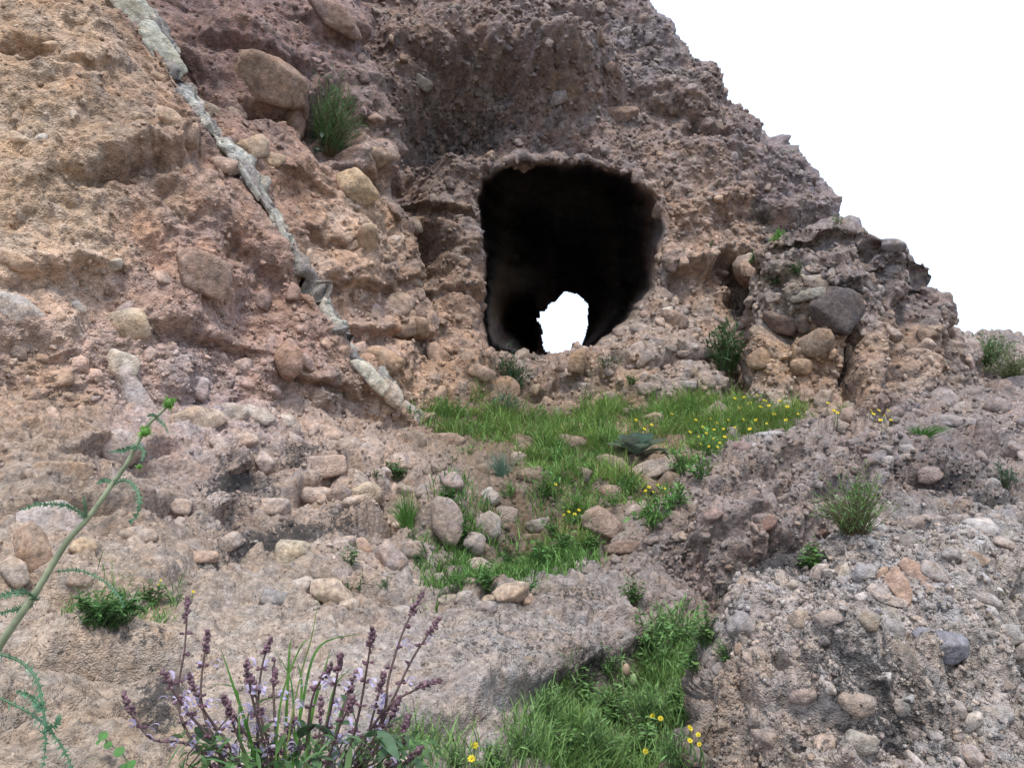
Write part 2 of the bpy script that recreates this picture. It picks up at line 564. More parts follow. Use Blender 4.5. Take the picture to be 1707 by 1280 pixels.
# ---------- reliefs
def relief_bluff(p, u, v):
    w = np.stack([fbm(p, .9, 2, 11), fbm(p, .9, 2, 12), fbm(p, .9, 2, 13)], 1) * .22
    q = p + w
    h = .15 * fbm(q, 1.3, 3, 20) + .06 * fbm(q, .5, 4, 22, .55) + .03 * fbm(q, .16, 4, 24, .6)
    crag = fbm(q, .42, 3, 26, .5, True)
    h += .05 * np.minimum(crag, .6)
    low = sstep(380, 680, v)
    z, iz = cob(q, .95, 30, .5, .25, .5, .8)
    a, ia = cob(q, .42, 31, .45, .2, .45)
    b, ib = cob(p, .19, 32, .45, .2, .45)
    c, ic = cob(p, .09, 33, .55, .2, .48)
    k = .45 + .6 * low
    h += z * .5 + a * .8 * k + b * .95 * k + c * 1.0 * k
    h += .008 * fbm(p, .04, 2, 35)
    return h, [(np.where(a > .01, ia, -1), .4), (np.where(b > .006, ib, -1), .4), (np.where(c > .004, ic, -1), .35)]


def relief_cliff(p, u, v):
    w = np.stack([fbm(p, .8, 2, 41), fbm(p, .8, 2, 42), fbm(p, .8, 2, 43)], 1) * .2
    q = p + w
    h = .28 * fbm(q, 1.5, 3, 44) + .13 * fbm(q, .5, 3, 45, .55) + .04 * np.minimum(fbm(q * np.array([1.2, 1.2, .7]), .45, 3, 40, .5, True), .6)
    a, ia = cob(q, .42, 46, .4, .2, .45)
    b, ib = cob(p, .2, 47, .75, .25, .5)
    c, ic = cob(p, .11, 48, .9, .25, .5)
    h += a * .6 + b * .9 + c * 1.0 + .012 * fbm(p, .06, 2, 49)
    return h, [(np.where(a > .01, ia, -1), .4), (np.where(b > .008, ib, -1), .5), (np.where(c > .004, ic, -1), .5)]


def relief_buttress(p, u, v):
    h, ids = relief_cliff(p, u, v)
    fl = fbm(p * np.array([1, 1, .3]), .42, 3, 66, .5, True)
    return h * .8 + .17 * np.minimum(fl, .5), ids


def relief_near(p, u, v):
    w = np.stack([fbm(p, .4, 2, 51), fbm(p, .4, 2, 52), fbm(p, .4, 2, 53)], 1) * .1
    q = p + w
    h = .15 * fbm(q, .75, 3, 54) + .05 * fbm(q, .24, 4, 55, .6) + .05 * np.minimum(fbm(q, .3, 3, 50, .55, True), .6)
    a, ia = cob(q, .26, 56, .6, .25, .48)
    b, ib = cob(p, .12, 57, .7, .22, .5)
    c, ic = cob(p, .055, 58, .8, .25, .5)
    d, idd = cob(p, .028, 59, .8, .25, .5)
    pit = sstep(.35, .6, fbm(q, .2, 3, 60))
    pit2 = sstep(.35, .6, fbm(p, .07, 2, 62))
    h += a * .7 + b * .95 + c * 1.0 + d * .9 - .085 * pit - .03 * pit2 + .004 * fbm(p, .02, 2, 61)
    return h, [(np.where(a > .008, ia, -1), .3), (np.where(b > .004, ib, -1), .45), (np.where(c > .002, ic, -1), .45), (np.where(d > .001, idd, -1), .35)]


def relief_ground(p, u, v):
    # talus and slab: rough far back, pitted and lumpy near the viewer
    near = sstep(3.2, 5.5, p[:, 1])
    w = np.stack([fbm(p, .5, 2, 71), fbm(p, .5, 2, 72), fbm(p, .5, 2, 73)], 1) * .1
    q = p + w
    h = (.06 + .06 * near) * fbm(q, .8, 3, 74) + (.03 + .02 * near) * fbm(q, .25, 4, 75, .6)
    led = fbm(q * np.array([.5, 1, 2.5]), .35, 3, 76, .5, True)
    h += .035 * sstep(.2, .9, led)
    h += .03 * np.minimum(fbm(q, .22, 3, 70, .55, True), .55)
    blk = near * sstep(250, 450, u)
    z, iz = cob(q, .62, 69, .5, .25, .5)
    a, ia = cob(q, .32, 77, .6, .22, .48)
    b, ib = cob(p, .15, 78, .65, .2, .48)
    c, ic = cob(p, .075, 79, .6, .22, .5)
    d, idd = cob(p, .035, 80, .6, .22, .5)
    rocky = .3 + .7 * sstep(3.6, 4.7, p[:, 1])
    pit = sstep(.4, .62, fbm(q, .15, 3, 68))
    pit2 = sstep(.35, .6, fbm(p, .06, 2, 67))
    h += z * .35 * blk + (a * .8 + b * .9) * rocky + c * .8 * (.4 + .6 * rocky) + d * (.4 + .4 * rocky) - .028 * pit - .014 * pit2 + .004 * fbm(p, .025, 2, 81)
    return h, [(np.where(a > .01, ia, -1), .3), (np.where(b > .006, ib, -1), .35), (np.where(c > .003, ic, -1), .35), (np.where(d > .002, idd, -1), .3)]


# ================================================================== THE SETTING
# ---------- far ground sheet to the horizon
gm, gnt, gout = mat_new('earth')
gb = N(gnt, 'ShaderNodeBsdfPrincipled')
gb.inputs['Roughness'].default_value = .95
gnz = N(gnt, 'ShaderNodeTexNoise')
gnz.inputs['Scale'].default_value = .15
gnz.inputs['Detail'].default_value = 8
grp = N(gnt, 'ShaderNodeValToRGB')
grp.color_ramp.elements[0].color = (.10, .09, .05, 1)
grp.color_ramp.elements[1].color = (.26, .21, .15, 1)
gge = N(gnt, 'ShaderNodeNewGeometry')
gnt.links.new(gge.outputs['Position'], gnz.inputs['Vector'])
gnt.links.new(gnz.outputs[0], grp.inputs[0])
gnt.links.new(grp.outputs[0], gb.inputs['Base Color'])
gnt.links.new(gb.outputs[0], gout.inputs['Surface'])
n_ = 60
gx = np.linspace(-1, 1, n_)
gx = np.sign(gx) * np.abs(gx) ** 2.5 * 900
GX, GY = np.meshgrid(gx, gx)
GP = np.stack([GX, GY, -2.6 + 0 * GX], -1).reshape(-1, 3)
GP[:, 2] += np.clip(np.hypot(GP[:, 0], GP[:, 1]) / 60 - .3, 0, 3) * fbm(GP, 60, 2, 5) * .6
gi = np.arange(n_ * n_).reshape(n_, n_)
gq = np.stack([gi[:-1, :-1], gi[:-1, 1:], gi[1:, 1:], gi[1:, :-1]], -1).reshape(-1, 4)
link('ground', make_mesh('ground', GP, quads=gq, mat=gm), kind='structure')

# ---------- hillside: talus, grassy ledge, slab and gully in one sheet
UG = [-420, -200, 0, 200, 400, 560, 680, 780, 900, 1000, 1080, 1160, 1260, 1380, 1540, 1720, 2050]
GD = {  # v: depth per column
    590: [9, 8.6, 8.4, 9.0, 10.5, 11.5, 12.2, 12.6, 12.8, 12.8, 12.8, 12.8, 12.8, 12.8, 12.8, 12.8, 12.8],
    640: [6.5, 6.0, 6.0, 6.9, 8.0, 9.2, 10.8, 11.4, 11.5, 11.5, 11.5, 11.5, 11.4, 11.2, 11, 10.8, 10.5],
    665: [5.6, 5.3, 5.45, 6.25, 7.1, 8.2, 9.6, 10.2, 10.4, 10.4, 10.4, 10.4, 10.3, 10.2, 10, 9.8, 9.5],
    700: [5.1, 4.9, 5.15, 5.95, 6.75, 7.7, 8.8, 9.25, 9.45, 9.5, 9.5, 9.45, 9.4, 9.3, 9.2, 9, 8.7],
    750: [4.8, 4.7, 4.95, 5.65, 6.4, 7.1, 7.8, 8.1, 8.25, 8.35, 8.35, 8.3, 8.3, 8.3, 8.3, 8.1, 7.8],
    800: [4.6, 4.5, 4.75, 5.35, 6.0, 6.55, 6.95, 7.2, 7.35, 7.45, 7.5, 7.5, 7.6, 7.7, 7.7, 7.5, 7],
    850: [4.4, 4.3, 4.5, 5.0, 5.6, 6.0, 6.3, 6.45, 6.6, 6.7, 6.8, 7.0, 7.2, 7.3, 7.2, 7, 6.4],
    900: [4.2, 4.1, 4.25, 4.7, 5.2, 5.5, 5.65, 5.75, 5.9, 6.0, 6.2, 6.5, 6.8, 6.9, 6.8, 6.5, 6],
    950: [3.95, 3.85, 3.95, 4.3, 4.65, 4.85, 5.05, 5.15, 5.25, 5.35, 5.6, 6.0, 6.3, 6.4, 6.3, 6, 5.5],
    985: [3.75, 3.65, 3.7, 3.95, 4.25, 4.4, 4.6, 4.75, 4.8, 4.85, 5.05, 5.5, 5.9, 6.0, 5.9, 5.6, 5.1],
    1010: [3.6, 3.45, 3.5, 3.68, 3.95, 4.1, 4.25, 4.35, 4.42, 4.5, 4.75, 5.2, 5.5, 5.6, 5.5, 5.2, 4.8],
    1060: [3.3, 3.15, 3.15, 3.3, 3.5, 3.65, 3.78, 3.87, 3.95, 4.1, 4.55, 4.8, 5.0, 5.0, 4.9, 4.6, 4.2],
    1120: [2.95, 2.8, 2.8, 2.92, 3.08, 3.2, 3.3, 3.4, 3.5, 3.85, 4.15, 4.3, 4.4, 4.3, 4.2, 4.0, 3.7],
    1190: [2.6, 2.5, 2.5, 2.58, 2.7, 2.8, 2.9, 3.0, 3.2, 3.5, 3.65, 3.7, 3.7, 3.6, 3.5, 3.4, 3.2],
    1280: [2.25, 2.15, 2.15, 2.22, 2.32, 2.4, 2.5, 2.62, 2.85, 3.05, 3.1, 3.1, 3.1, 3.0, 2.9, 2.8, 2.7],
    1420: [1.8, 1.75, 1.75, 1.8, 1.87, 1.92, 2.0, 2.1, 2.3, 2.4, 2.4, 2.4, 2.4, 2.3, 2.25, 2.2, 2.1],
    1700: [1.2, 1.2, 1.2, 1.22, 1.25, 1.28, 1.35, 1.4, 1.5, 1.55, 1.55, 1.55, 1.5, 1.5, 1.45, 1.4, 1.35],
}
vs = sorted(GD)
lat = np.array([[(u, v, d) for u, d in zip(UG, GD[v])] for v in vs], float)
build_mass('hillside', lat, 2.2, [(170, 1112, 125, 55, -5, .07, 's'), (430, 940, 160, 45, -13, .15, 's'), (580, 995, 110, 30, 4, .08, 's'), (330, 1090, 100, 40, -12, .06, 's'), (540, 805, 90, 40, -8, .16, 's'), (330, 845, 120, 40, 6, .15, 's'), (620, 895, 70, 40, -12, .16, 's'), (110, 855, 120, 40, 0, .13, 's'), (90, 985, 100, 35, 4, .10, 's'), (770, 1010, 90, 26, 4, .06, 's'), (1020, 915, 70, 30, 0, .15, 's'), (760, 905, 70, 40, 10, .15, 's'), (850, 945, 60, 30, -5, .12, 's'), (450, 770, 90, 30, 8, .12, 's'), (880, 1150, 110, 40, -22, .08, 's'), (700, 1225, 120, 40, -16, .06, 's'), (200, 760, 100, 30, -6, .12, 's'), 
    (200, 1030, 100, 22, 0, -.14, 3), (170, 1112, 110, 8, -5, -.16, 3), (180, 1085, 110, 12, -5, .06), (260, 1175, 60, 22, 20, -.08), (60, 1200, 60, 12, -10, -.05), (330, 1080, 90, 8, -12, -.07), (120, 1090, 70, 12, -4, .03), (400, 985, 160, 14, -20, .06), (430, 925, 130, 16, -14, -.26, 3), (520, 960, 110, 18, -6, .08), (560, 990, 90, 10, 0, -.04),
    (662, 850, 42, 40, 0, -.35, 3), (735, 850, 60, 50, 0, .16), (840, 900, 70, 40, -10, -.25, 3), (800, 860, 60, 26, 0, .14), (1000, 905, 60, 16, 0, -.18, 3), (930, 830, 50, 20, 0, .10), (1090, 830, 60, 14, -10, -.15), (880, 945, 60, 24, 0, -.15), (480, 870, 120, 16, -8, -.14, 3), (330, 800, 120, 12, 10, -.12, 3), (540, 740, 60, 12, 10, -.10), (420, 950, 120, 14, -18, -.10), (610, 800, 50, 22, 0, .10), (720, 850, 45, 40, 20, .10), (810, 850, 60, 50, 0, -.05), (860, 880, 60, 25, 0, -.12),
    (1000, 860, 90, 20, 0, .05), (850, 990, 70, 10, 0, .06), (1030, 1130, 70, 30, 0, -.20), (960, 1180, 60, 25, -30, -.05),
    (820, 1160, 120, 25, -20, .05), (780, 1200, 150, 18, -18, -.04), (620, 935, 70, 30, 10, .05),
    (500, 770, 40, 10, 0, -.05), (380, 820, 60, 14, -10, -.06), (130, 830, 120, 12, 0, .05), (60, 1000, 60, 12, 0, -.06), (340, 760, 80, 16, 10, .05),
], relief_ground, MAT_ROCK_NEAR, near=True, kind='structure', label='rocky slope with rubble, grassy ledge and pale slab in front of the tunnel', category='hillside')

# ---------- left bluff
UC = [(-420, 40), (-260, 90), (-100, 135), (0, 180), (120, 292), (200, 330), (300, 396), (400, 452), (500, 522), (600, 588), (700, 690), (820, 780), (960, 820)]
DA = [(-420, 9.6), (-260, 8.7), (0, 7.6), (200, 7.45), (400, 7.65), (600, 7.95), (700, 8.5), (820, 8.8), (960, 8.8)]
DL = [(-420, 8.0), (-260, 7.4), (0, 6.7), (200, 6.25), (400, 5.8), (600, 5.45), (700, 5.35), (820, 5.5), (960, 5.6)]
rows = []
for v in (-420, -260, -100, 0, 100, 200, 300, 400, 500, 600, 700, 820, 960):
    uc, da, dl = lerp_tab(UC, v), lerp_tab(DA, v), lerp_tab(DL, v)
    r = [(-420, v, dl - .9), (-180, v, dl - .45), (0, v, dl)]
    for f in (.25, .5, .75, .93):
        r.append((uc * f, v, dl + (da - dl) * f - .18 * math.sin(math.pi * f)))
    r += [(uc, v, da - .05), (uc - 2, v, da + .4), (uc - 40, v, da + 1.0), (uc - 140, v, da + 2.6)]
    rows.append(r)
build_mass('left_bluff', np.array(rows, float), 2.2, [(110, 455, 120, 50, -6, .09, 's'), (205, 285, 95, 50, -10, .10, 's'), (330, 560, 120, 50, 14, .12, 's'), (430, 430, 70, 50, 48, .14, 's'), (150, 110, 90, 40, 12, .07, 's'), (530, 640, 70, 30, 20, .12, 's'), (60, 800, 80, 30, 0, .08, 's'), 
    (35, 88, 34, 16, 0, -.32, 4), (80, 85, 22, 14, 0, -.14, 3), (200, 288, 85, 22, -12, -.16, 3), (215, 248, 95, 18, -10, .14), (120, 215, 30, 50, 25, .08),
    (300, 235, 40, 14, 30, .10), (430, 510, 45, 62, 15, -.20, 3), (330, 470, 70, 55, 0, .16), (390, 420, 20, 60, 30, -.08), (60, 150, 80, 70, 0, .12), (60, 300, 60, 50, 20, .10),
    (150, 470, 70, 12, -8, -.08, 3), (80, 440, 90, 16, 0, .12), (190, 455, 60, 14, 0, .06), (60, 590, 60, 30, 0, -.10), (110, 560, 70, 20, 10, .06), (470, 590, 40, 50, 0, .12),
    (20, 780, 60, 14, 0, -.14, 3), (100, 770, 60, 22, 0, .12), (170, 160, 30, 60, 40, -.08), (290, 320, 50, 14, 10, -.10), (350, 345, 60, 30, 30, .10),
    (500, 480, 10, 30, -35, -.15, 3), (120, 130, 90, 12, -20, -.06), (260, 420, 80, 12, 15, -.05),
], relief_bluff, MAT_ROCK, kind='structure', label='tan crumbly bluff at the left with a pale stone seam along its edge', category='cliff')

# ---------- pale seam standing along the edge of the left bluff
SEAM = [(-120, 110, 96), (-60, 150, 98), (0, 205, 98), (60, 244, 86), (105, 278, 62), (130, 297, 26), (165, 314, 28), (200, 338, 42), (240, 372, 44), (290, 410, 44), (330, 430, 50), (370, 458, 36), (420, 486, 24), (470, 512, 26), (510, 540, 32), (545, 556, 30), (580, 574, 20), (605, 598, 34), (635, 628, 38), (660, 652, 24)]
rows = []
for v, u, w in SEAM:
    d = lerp_tab(DA, v)
    w = w * .66
    rows.append([(u - w * .8 - 8, v + 10, d + .45), (u - w * .52, v + 6, d + .08), (u - w * .3, v + 4, d - .01), (u, v, d - .03), (u + w * .32, v - 4, d + .0), (u + w * .5, v - 6, d + .14), (u + w * .45, v - 6, d + .6)])


def relief_seam(p, u, v):
    w = np.stack([fbm(p, .5, 2, 111), fbm(p, .5, 2, 112), fbm(p, .5, 2, 113)], 1) * .12
    q = (p + w) * np.array([1.3, 1, .75])
    a, ia = cob(q, .5, 114, .9, .35, .5)
    b, ib = cob(q, .22, 115, .8, .3, .5)
    return a * .55 + b * .6 + .05 * fbm(p, .3, 3, 116) + .006 * fbm(p, .05, 2, 117), [(np.where(a > .02, ia, -1), .15)]


build_mass('seam', np.array(rows, float), 1.8, [(520, 490, 9, 26, -35, -.3, 3), (436, 350, 12, 22, -35, -.22), (300, 136, 14, 10, 0, -.25), (362, 226, 14, 14, 0, -.2), (560, 575, 16, 12, 0, -.2), (466, 405, 14, 14, 0, -.2), (650, 660, 14, 10, 0, -.15)], relief_seam, MAT_ROCK, tint=((.225, .205, .195), (.42, .40, .345)))
MASS['seam']['obj'].parent = MASS['left_bluff']['obj']

# ---------- second bluff beyond the pale seam
UB = [(-420, 515), (-260, 545), (-100, 575), (0, 594), (100, 622), (200, 645), (260, 658), (320, 655), (400, 690), (500, 712), (600, 760), (700, 830), (820, 900)]
DB = [(-420, 11.4), (-260, 10.8), (0, 10.0), (200, 9.8), (320, 9.7), (400, 9.8), (500, 9.9), (600, 10.1), (700, 10.3), (820, 10.4)]
rows = []
for v in (-420, -260, -100, 0, 100, 200, 300, 400, 500, 600, 700, 820):
    uc, da, ub, db = lerp_tab(UC, v), lerp_tab(DA, v), lerp_tab(UB, v), lerp_tab(DB, v)
    r = [(uc - 130, v, da + 1.2), (uc - 40, v, da + .95)]
    for f in (.08, .3, .55, .8, .95):
        r.append((uc + (ub - uc) * f, v, da + .6 + (db - da - .6) * f - .1 * math.sin(math.pi * f)))
    r += [(ub, v, db + .1), (ub - 4, v, db + .5), (ub - 40, v, db + 1.4), (ub - 130, v, db + 3.0)]
    rows.append(r)
build_mass('middle_bluff', np.array(rows, float), 2.2, [(430, 95, 110, 40, 12, 0.120, 's'), (570, 60, 80, 40, 16, 0.120, 's'), (600, 285, 60, 40, 20, 0.120, 's'), (500, 300, 60, 30, 30, 0.084, 's'), (610, 480, 70, 40, 12, 0.120, 's'), (560, 400, 60, 30, 20, 0.096, 's'), (660, 550, 70, 30, 4, 0.120, 's'), (700, 470, 40, 30, 10, 0.096, 's'), (640, 210, 50, 30, 20, 0.096, 's'), 
    (330, 140, 60, 34, 35, -.30, 3), (470, 190, 75, 16, 8, -.45, 4), (430, 60, 90, 30, 10, .18), (330, 40, 30, 40, 0, -.12), (560, 205, 42, 60, 0, -.40, 4), (630, 250, 34, 30, 20, .22), (640, 305, 20, 18, 0, -.15),
    (560, 30, 70, 30, 20, .15), (600, 330, 38, 40, 20, .14), (560, 290, 40, 12, 10, -.10), (610, 430, 24, 60, 5, .14), (540, 400, 60, 50, 0, -.10), (650, 480, 40, 30, 0, -.10), (480, 320, 40, 18, 30, -.12),
    (700, 595, 26, 34, 0, -.18, 3), (640, 560, 60, 16, -10, -.14, 3), (640, 600, 50, 24, 0, .12), (590, 520, 26, 50, -20, -.12), (450, 240, 60, 12, 30, .06), (675, 400, 14, 60, -10, .08),
], relief_bluff, MAT_ROCK, kind='structure', label='brown and orange bluff between the pale seam and the tunnel', category='cliff')

# ---------- main conglomerate cliff with the tunnel through it
MOUTH = [(800, 300), (830, 284), (880, 276), (945, 270), (1000, 280), (1055, 296), (1088, 325), (1100, 370), (1098, 430), (1086, 485), (1058, 525), (1020, 555), (990, 574), (962, 590), (920, 600), (880, 600), (845, 588), (815, 580), (808, 520), (804, 440), (796, 370)]
EXIT = [(943, 485), (962, 492), (979, 506), (981, 530), (976, 560), (968, 582), (950, 590), (928, 593), (910, 588), (902, 566), (903, 545), (897, 532), (898, 520), (910, 515), (920, 504)]
US = [(-420, 800), (-260, 890), (-120, 990), (-50, 1036), (0, 1070), (50, 1108), (110, 1166), (150, 1215), (200, 1286), (240, 1315), (290, 1360), (330, 1374), (365, 1374), (420, 1400), (500, 1440), (760, 1500)]


def cliff_d(u, v):
    d = 11 + np.where(u > 800, .0028 * (u - 800), .0030 * (u - 800))
    d = d + np.clip(280 - v, 0, 1e9) * .0036
    d = d - (np.clip(v - 470, 0, 300) / 210) ** 1.25 * 1.45
    d = d - .8 * np.exp(-((u - 1120) / 120) ** 2) * sstep(440, 640, v)
    d = d - .3 * np.exp(-((u - 1210) / 90) ** 2 - ((v - 560) / 110) ** 2)
    return d


rows = []
for v in (-420, -260, -130, -50, 0, 60, 120, 180, 240, 300, 360, 430, 500, 560, 620, 680, 760):
    us = lerp_tab(US, v)
    r = []
    for f in (0, .12, .25, .38, .5, .62, .74, .85, .94, 1.0):
        u = 480 + (us - 480) * f
        r.append((u, v, float(cliff_d(np.array(u), np.array(v))) + (.25 if f == 1 else 0)))
    d = r[-1][2]
    r += [(us - 4, v + 4, d + .6), (us - 50, v + 25, d + 2.2), (us - 160, v + 70, d + 5.0)]
    rows.append(r)


def tunnel_pre(G, sr, sc):
    u, v, f = proj(G)
    q = G.reshape(-1, 3).astype(np.float32)
    wob = (11 * perlin(q / .55, 301) + 6 * perlin(q / .2, 302)).reshape(u.shape)
    front = (np.arange(G.shape[1])[None, :] * 0 + sc[None, :]) <= 9.0
    dm = -poly_sd(u, v, MOUTH) + wob * .8
    de = poly_sd(u, v, EXIT) + wob.clip(-3, 3) * .4
    ins = (dm > 0) & front
    s = np.clip(dm / (dm + np.maximum(de, 0) + 1e-6), 0, 1)
    rw = sstep(985, 1065, u) * sstep(285, 360, v)
    push = 20.0 * ((1 - rw) * (1 - (1 - s) ** 5) + rw * sstep(-.05, .7, s))
    left = sstep(930, 880, u)
    push = push + 8.0 * sstep(0, 10, dm) * sstep(440, 540, v) * sstep(915, 885, u)
    push = push + 4.0 * sstep(0, 9, dm) * left + 2.0 * sstep(0, 14, dm) * sstep(330, 300, v)
    push = np.where(ins, push, 0)
    # rounded lip
    lip = np.where(front, .25 * np.exp(-np.clip(-dm, 0, 400) / 9.0) * (~ins), 0)
    global DAMP
    DAMP = np.where(front, .04 + .96 * np.maximum(sstep(-1, -20, dm), .32 * sstep(14, 60, dm)), 1.0)
    d = G[..., 1] + push + lip
    return G * (d / G[..., 1])[..., None]


def relief_cliff_t(p, u, v):
    h, ids = relief_cliff(p, u, v)
    return h, ids


def exit_hole(u, v, p):
    return (poly_sd(u, v, EXIT) < 0.5 + 4 * perlin((p / .8).astype(np.float32), 9)) & (p[:, 1] > 20)


build_mass('main_cliff', np.array(rows, float), 1.9, [(820, 128, 150, 50, 14, .2, 's'), (1180, 455, 90, 40, -10, .25, 's'), (1150, 200, 90, 40, 34, .16, 's'), (740, 350, 60, 30, 16, .2, 's'), (760, 500, 50, 30, 14, .18, 's'), (960, 650, 70, 30, 0, .15, 's'), (1090, 610, 70, 30, -20, .2, 's'), 
    (745, 178, 95, 52, -5, -.95), (870, 205, 135, 58, 8, -.65), (690, 265, 40, 60, 25, -.7), (695, 390, 26, 60, 0, -.4), (775, 265, 90, 22, 18, .30), (720, 330, 30, 40, 0, .15),
    (860, 90, 175, 36, 14, .7), (950, 140, 60, 40, 30, .3), (1040, 230, 60, 60, 0, .15), (760, 420, 26, 80, 0, .12), (715, 430, 30, 50, 0, -.5),
    (1000, 630, 70, 30, 0, .15), (960, 610, 26, 22, 0, .15), (860, 630, 30, 50, 10, -.30, 3), (780, 620, 40, 30, 0, .20), (1000, 680, 80, 12, 0, -.15), (1190, 440, 70, 26, -12, .20), (1170, 475, 80, 12, -12, -.15),
    (1120, 530, 40, 40, 0, .18), (1250, 360, 60, 16, 10, -.15), (1290, 230, 26, 26, 40, -.30), (1240, 140, 70, 22, 38, -.12), (1330, 330, 50, 30, 0, .2), (1150, 120, 60, 26, 40, .15), (1060, 150, 40, 90, -25, -.2), (1000, 60, 30, 50, -25, -.2),
    (1110, 420, 26, 90, 0, -.12),
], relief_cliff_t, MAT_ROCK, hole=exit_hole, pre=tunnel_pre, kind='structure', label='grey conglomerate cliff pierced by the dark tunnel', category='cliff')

# ---------- right buttress
TB = [(1245, 452), (1275, 410), (1310, 390), (1385, 376), (1425, 380), (1445, 396), (1462, 432), (1480, 418), (1505, 414), (1525, 440), (1535, 470), (1560, 510), (1582, 540), (1600, 580), (1625, 640), (1650, 690)]
DBT = [(1245, 10.1), (1300, 9.6), (1400, 9.5), (1480, 9.5), (1540, 9.9), (1600, 10.4), (1650, 10.6)]
rows = []
cols = [1250, 1275, 1310, 1350, 1400, 1440, 1462, 1490, 1515, 1540, 1570, 1598]
for f in (-2, -1, 0, .06, .2, .4, .6, .8, 1.0, 1.25):
    r = []
    for k, u in enumerate(cols):
        top, d = lerp_tab(TB, u), lerp_tab(DBT, u)
        bot = 720 + max(0, u - 1490) * .25
        if f == -2:
            r.append((u, top + 90, d + 4.5))
        elif f == -1:
            r.append((u, top + 14, d + 1.9))
        else:
            lean = .55 * (1 - f) if f < 1 else -.05
            flare = -.55 * max(0, f - .45)
            r.append((u, top + (bot - top) * f, d + lean + flare))
    a, b = r[0], r[-1]
    r = [(a[0] + 60, a[1], a[2] + 2.6), (a[0] + 8, a[1], a[2] + 1.1), (a[0] - 3, a[1], a[2] + .35)] + r + [(b[0] + 14, b[1] + 8, b[2] + .4), (b[0] + 10, b[1] + 10, b[2] + 1.2), (b[0] - 40, b[1] + 20, b[2] + 3.2)]
    rows.append(r)
build_mass('right_buttress', np.array(rows, float), 2.2, [
    (1310, 545, 44, 20, 5, -0.52, 4), (1400, 470, 60, 14, -8, 0.21), (1330, 500, 60, 14, 8, 0.18), (1412, 600, 10, 90, 0, -0.45, 3), (1340, 640, 60, 30, 0, -0.24), (1450, 640, 24, 70, 0, 0.24), (1475, 560, 10, 110, 0, -0.22),
    (1500, 620, 18, 70, 0, -0.33, 3), (1525, 540, 14, 110, 6, -0.22), (1545, 580, 22, 80, 8, 0.21), (1450, 420, 16, 30, 0, -0.30), (1380, 400, 50, 14, -8, -0.15), (1570, 600, 10, 80, 8, -0.18), (1480, 690, 50, 14, 10, 0.22),
    (1350, 430, 40, 16, 0, 0.18), (1290, 460, 30, 20, 0, -0.18),
], relief_buttress, MAT_ROCK, kind='structure', label='steep blocky buttress right of the tunnel under a notch in the skyline', category='cliff')

# ---------- slope on the far right
rows = []
TR = [(1500, 560), (1590, 566), (1640, 566), (1707, 574), (1800, 590), (2100, 640)]
for k, f in enumerate((-2, -1, 0, .1, .25, .45, .7, 1.0, 1.2)):
    r = []
    for u in (1480, 1560, 1620, 1680, 1740, 1850, 2100):
        top = lerp_tab(TR, u)
        if f == -2:
            r.append((u, top + 120, 30))
        elif f == -1:
            r.append((u, top + 20, 19))
        else:
            r.append((u, top + (930 - top) * f, 15.5 - 8.7 * min(f, 1.0) ** .6 - (1.0 if f > 1 else 0)))
    rows.append(r)
build_mass('far_slope', np.array(rows, float), 2.4, [(1660, 640, 60, 16, 15, .2), (1640, 760, 26, 60, 20, -.3), (1690, 800, 30, 60, 20, .25), (1680, 690, 60, 12, 10, -.2)], relief_cliff, MAT_ROCK, kind='structure', label='dark rocky slope with bushes beyond the buttress', category='hillside')

# ---------- rounded outcrop in the middle right
TD = [(1040, 965), (1070, 925), (1100, 890), (1150, 832), (1200, 778), (1240, 742), (1300, 722), (1400, 702), (1480, 706), (1560, 732), (1620, 776), (1660, 832), (1720, 900)]
DD = [(1040, 5.0), (1100, 5.45), (1200, 6.2), (1300, 6.7), (1400, 6.9), (1500, 6.8), (1600, 6.4), (1660, 6.0), (1720, 5.6)]
rows = []
cols = [1045, 1075, 1110, 1150, 1200, 1245, 1300, 1360, 1420, 1480, 1540, 1600, 1650, 1700]
for f in (-2, -1, 0, .06, .2, .4, .6, .8, 1.0, 1.3):
    r = []
    for u in cols:
        top, d = lerp_tab(TD, u), lerp_tab(DD, u)
        bot = lerp_tab([(1040, 1050), (1150, 1080), (1250, 1090), (1700, 1100)], u)
        db = lerp_tab([(1040, 4.65), (1150, 4.95), (1250, 5.2), (1400, 5.4), (1700, 5.1)], u)
        if f == -2:
            r.append((u, top + 110, d + 2.2))
        elif f == -1:
            r.append((u, top + 14, d + .75))
        else:
            ff = min(f, 1.0)
            k_ = sstep(1080, 1220, u)
            gz = 1.08 * math.sin(ff ** .85 * math.pi / 2) - .08 * ff
            dd = d + (db - d) * ((1 - k_) * ff ** 1.1 + k_ * gz)
            r.append((u, top + (bot - top) * f, dd + (.3 if f == 0 else 0) + (.3 if f > 1 else 0)))
    a, b = r[0], r[-1]
    r = [(a[0] + 10, a[1] + 30, a[2] + 1.2), (a[0] - 6, a[1] + 10, a[2] + .3)] + r + [(b[0] + 20, b[1] + 10, b[2] + .5), (b[0] - 20, b[1] + 30, b[2] + 2.)]
    rows.append(r)
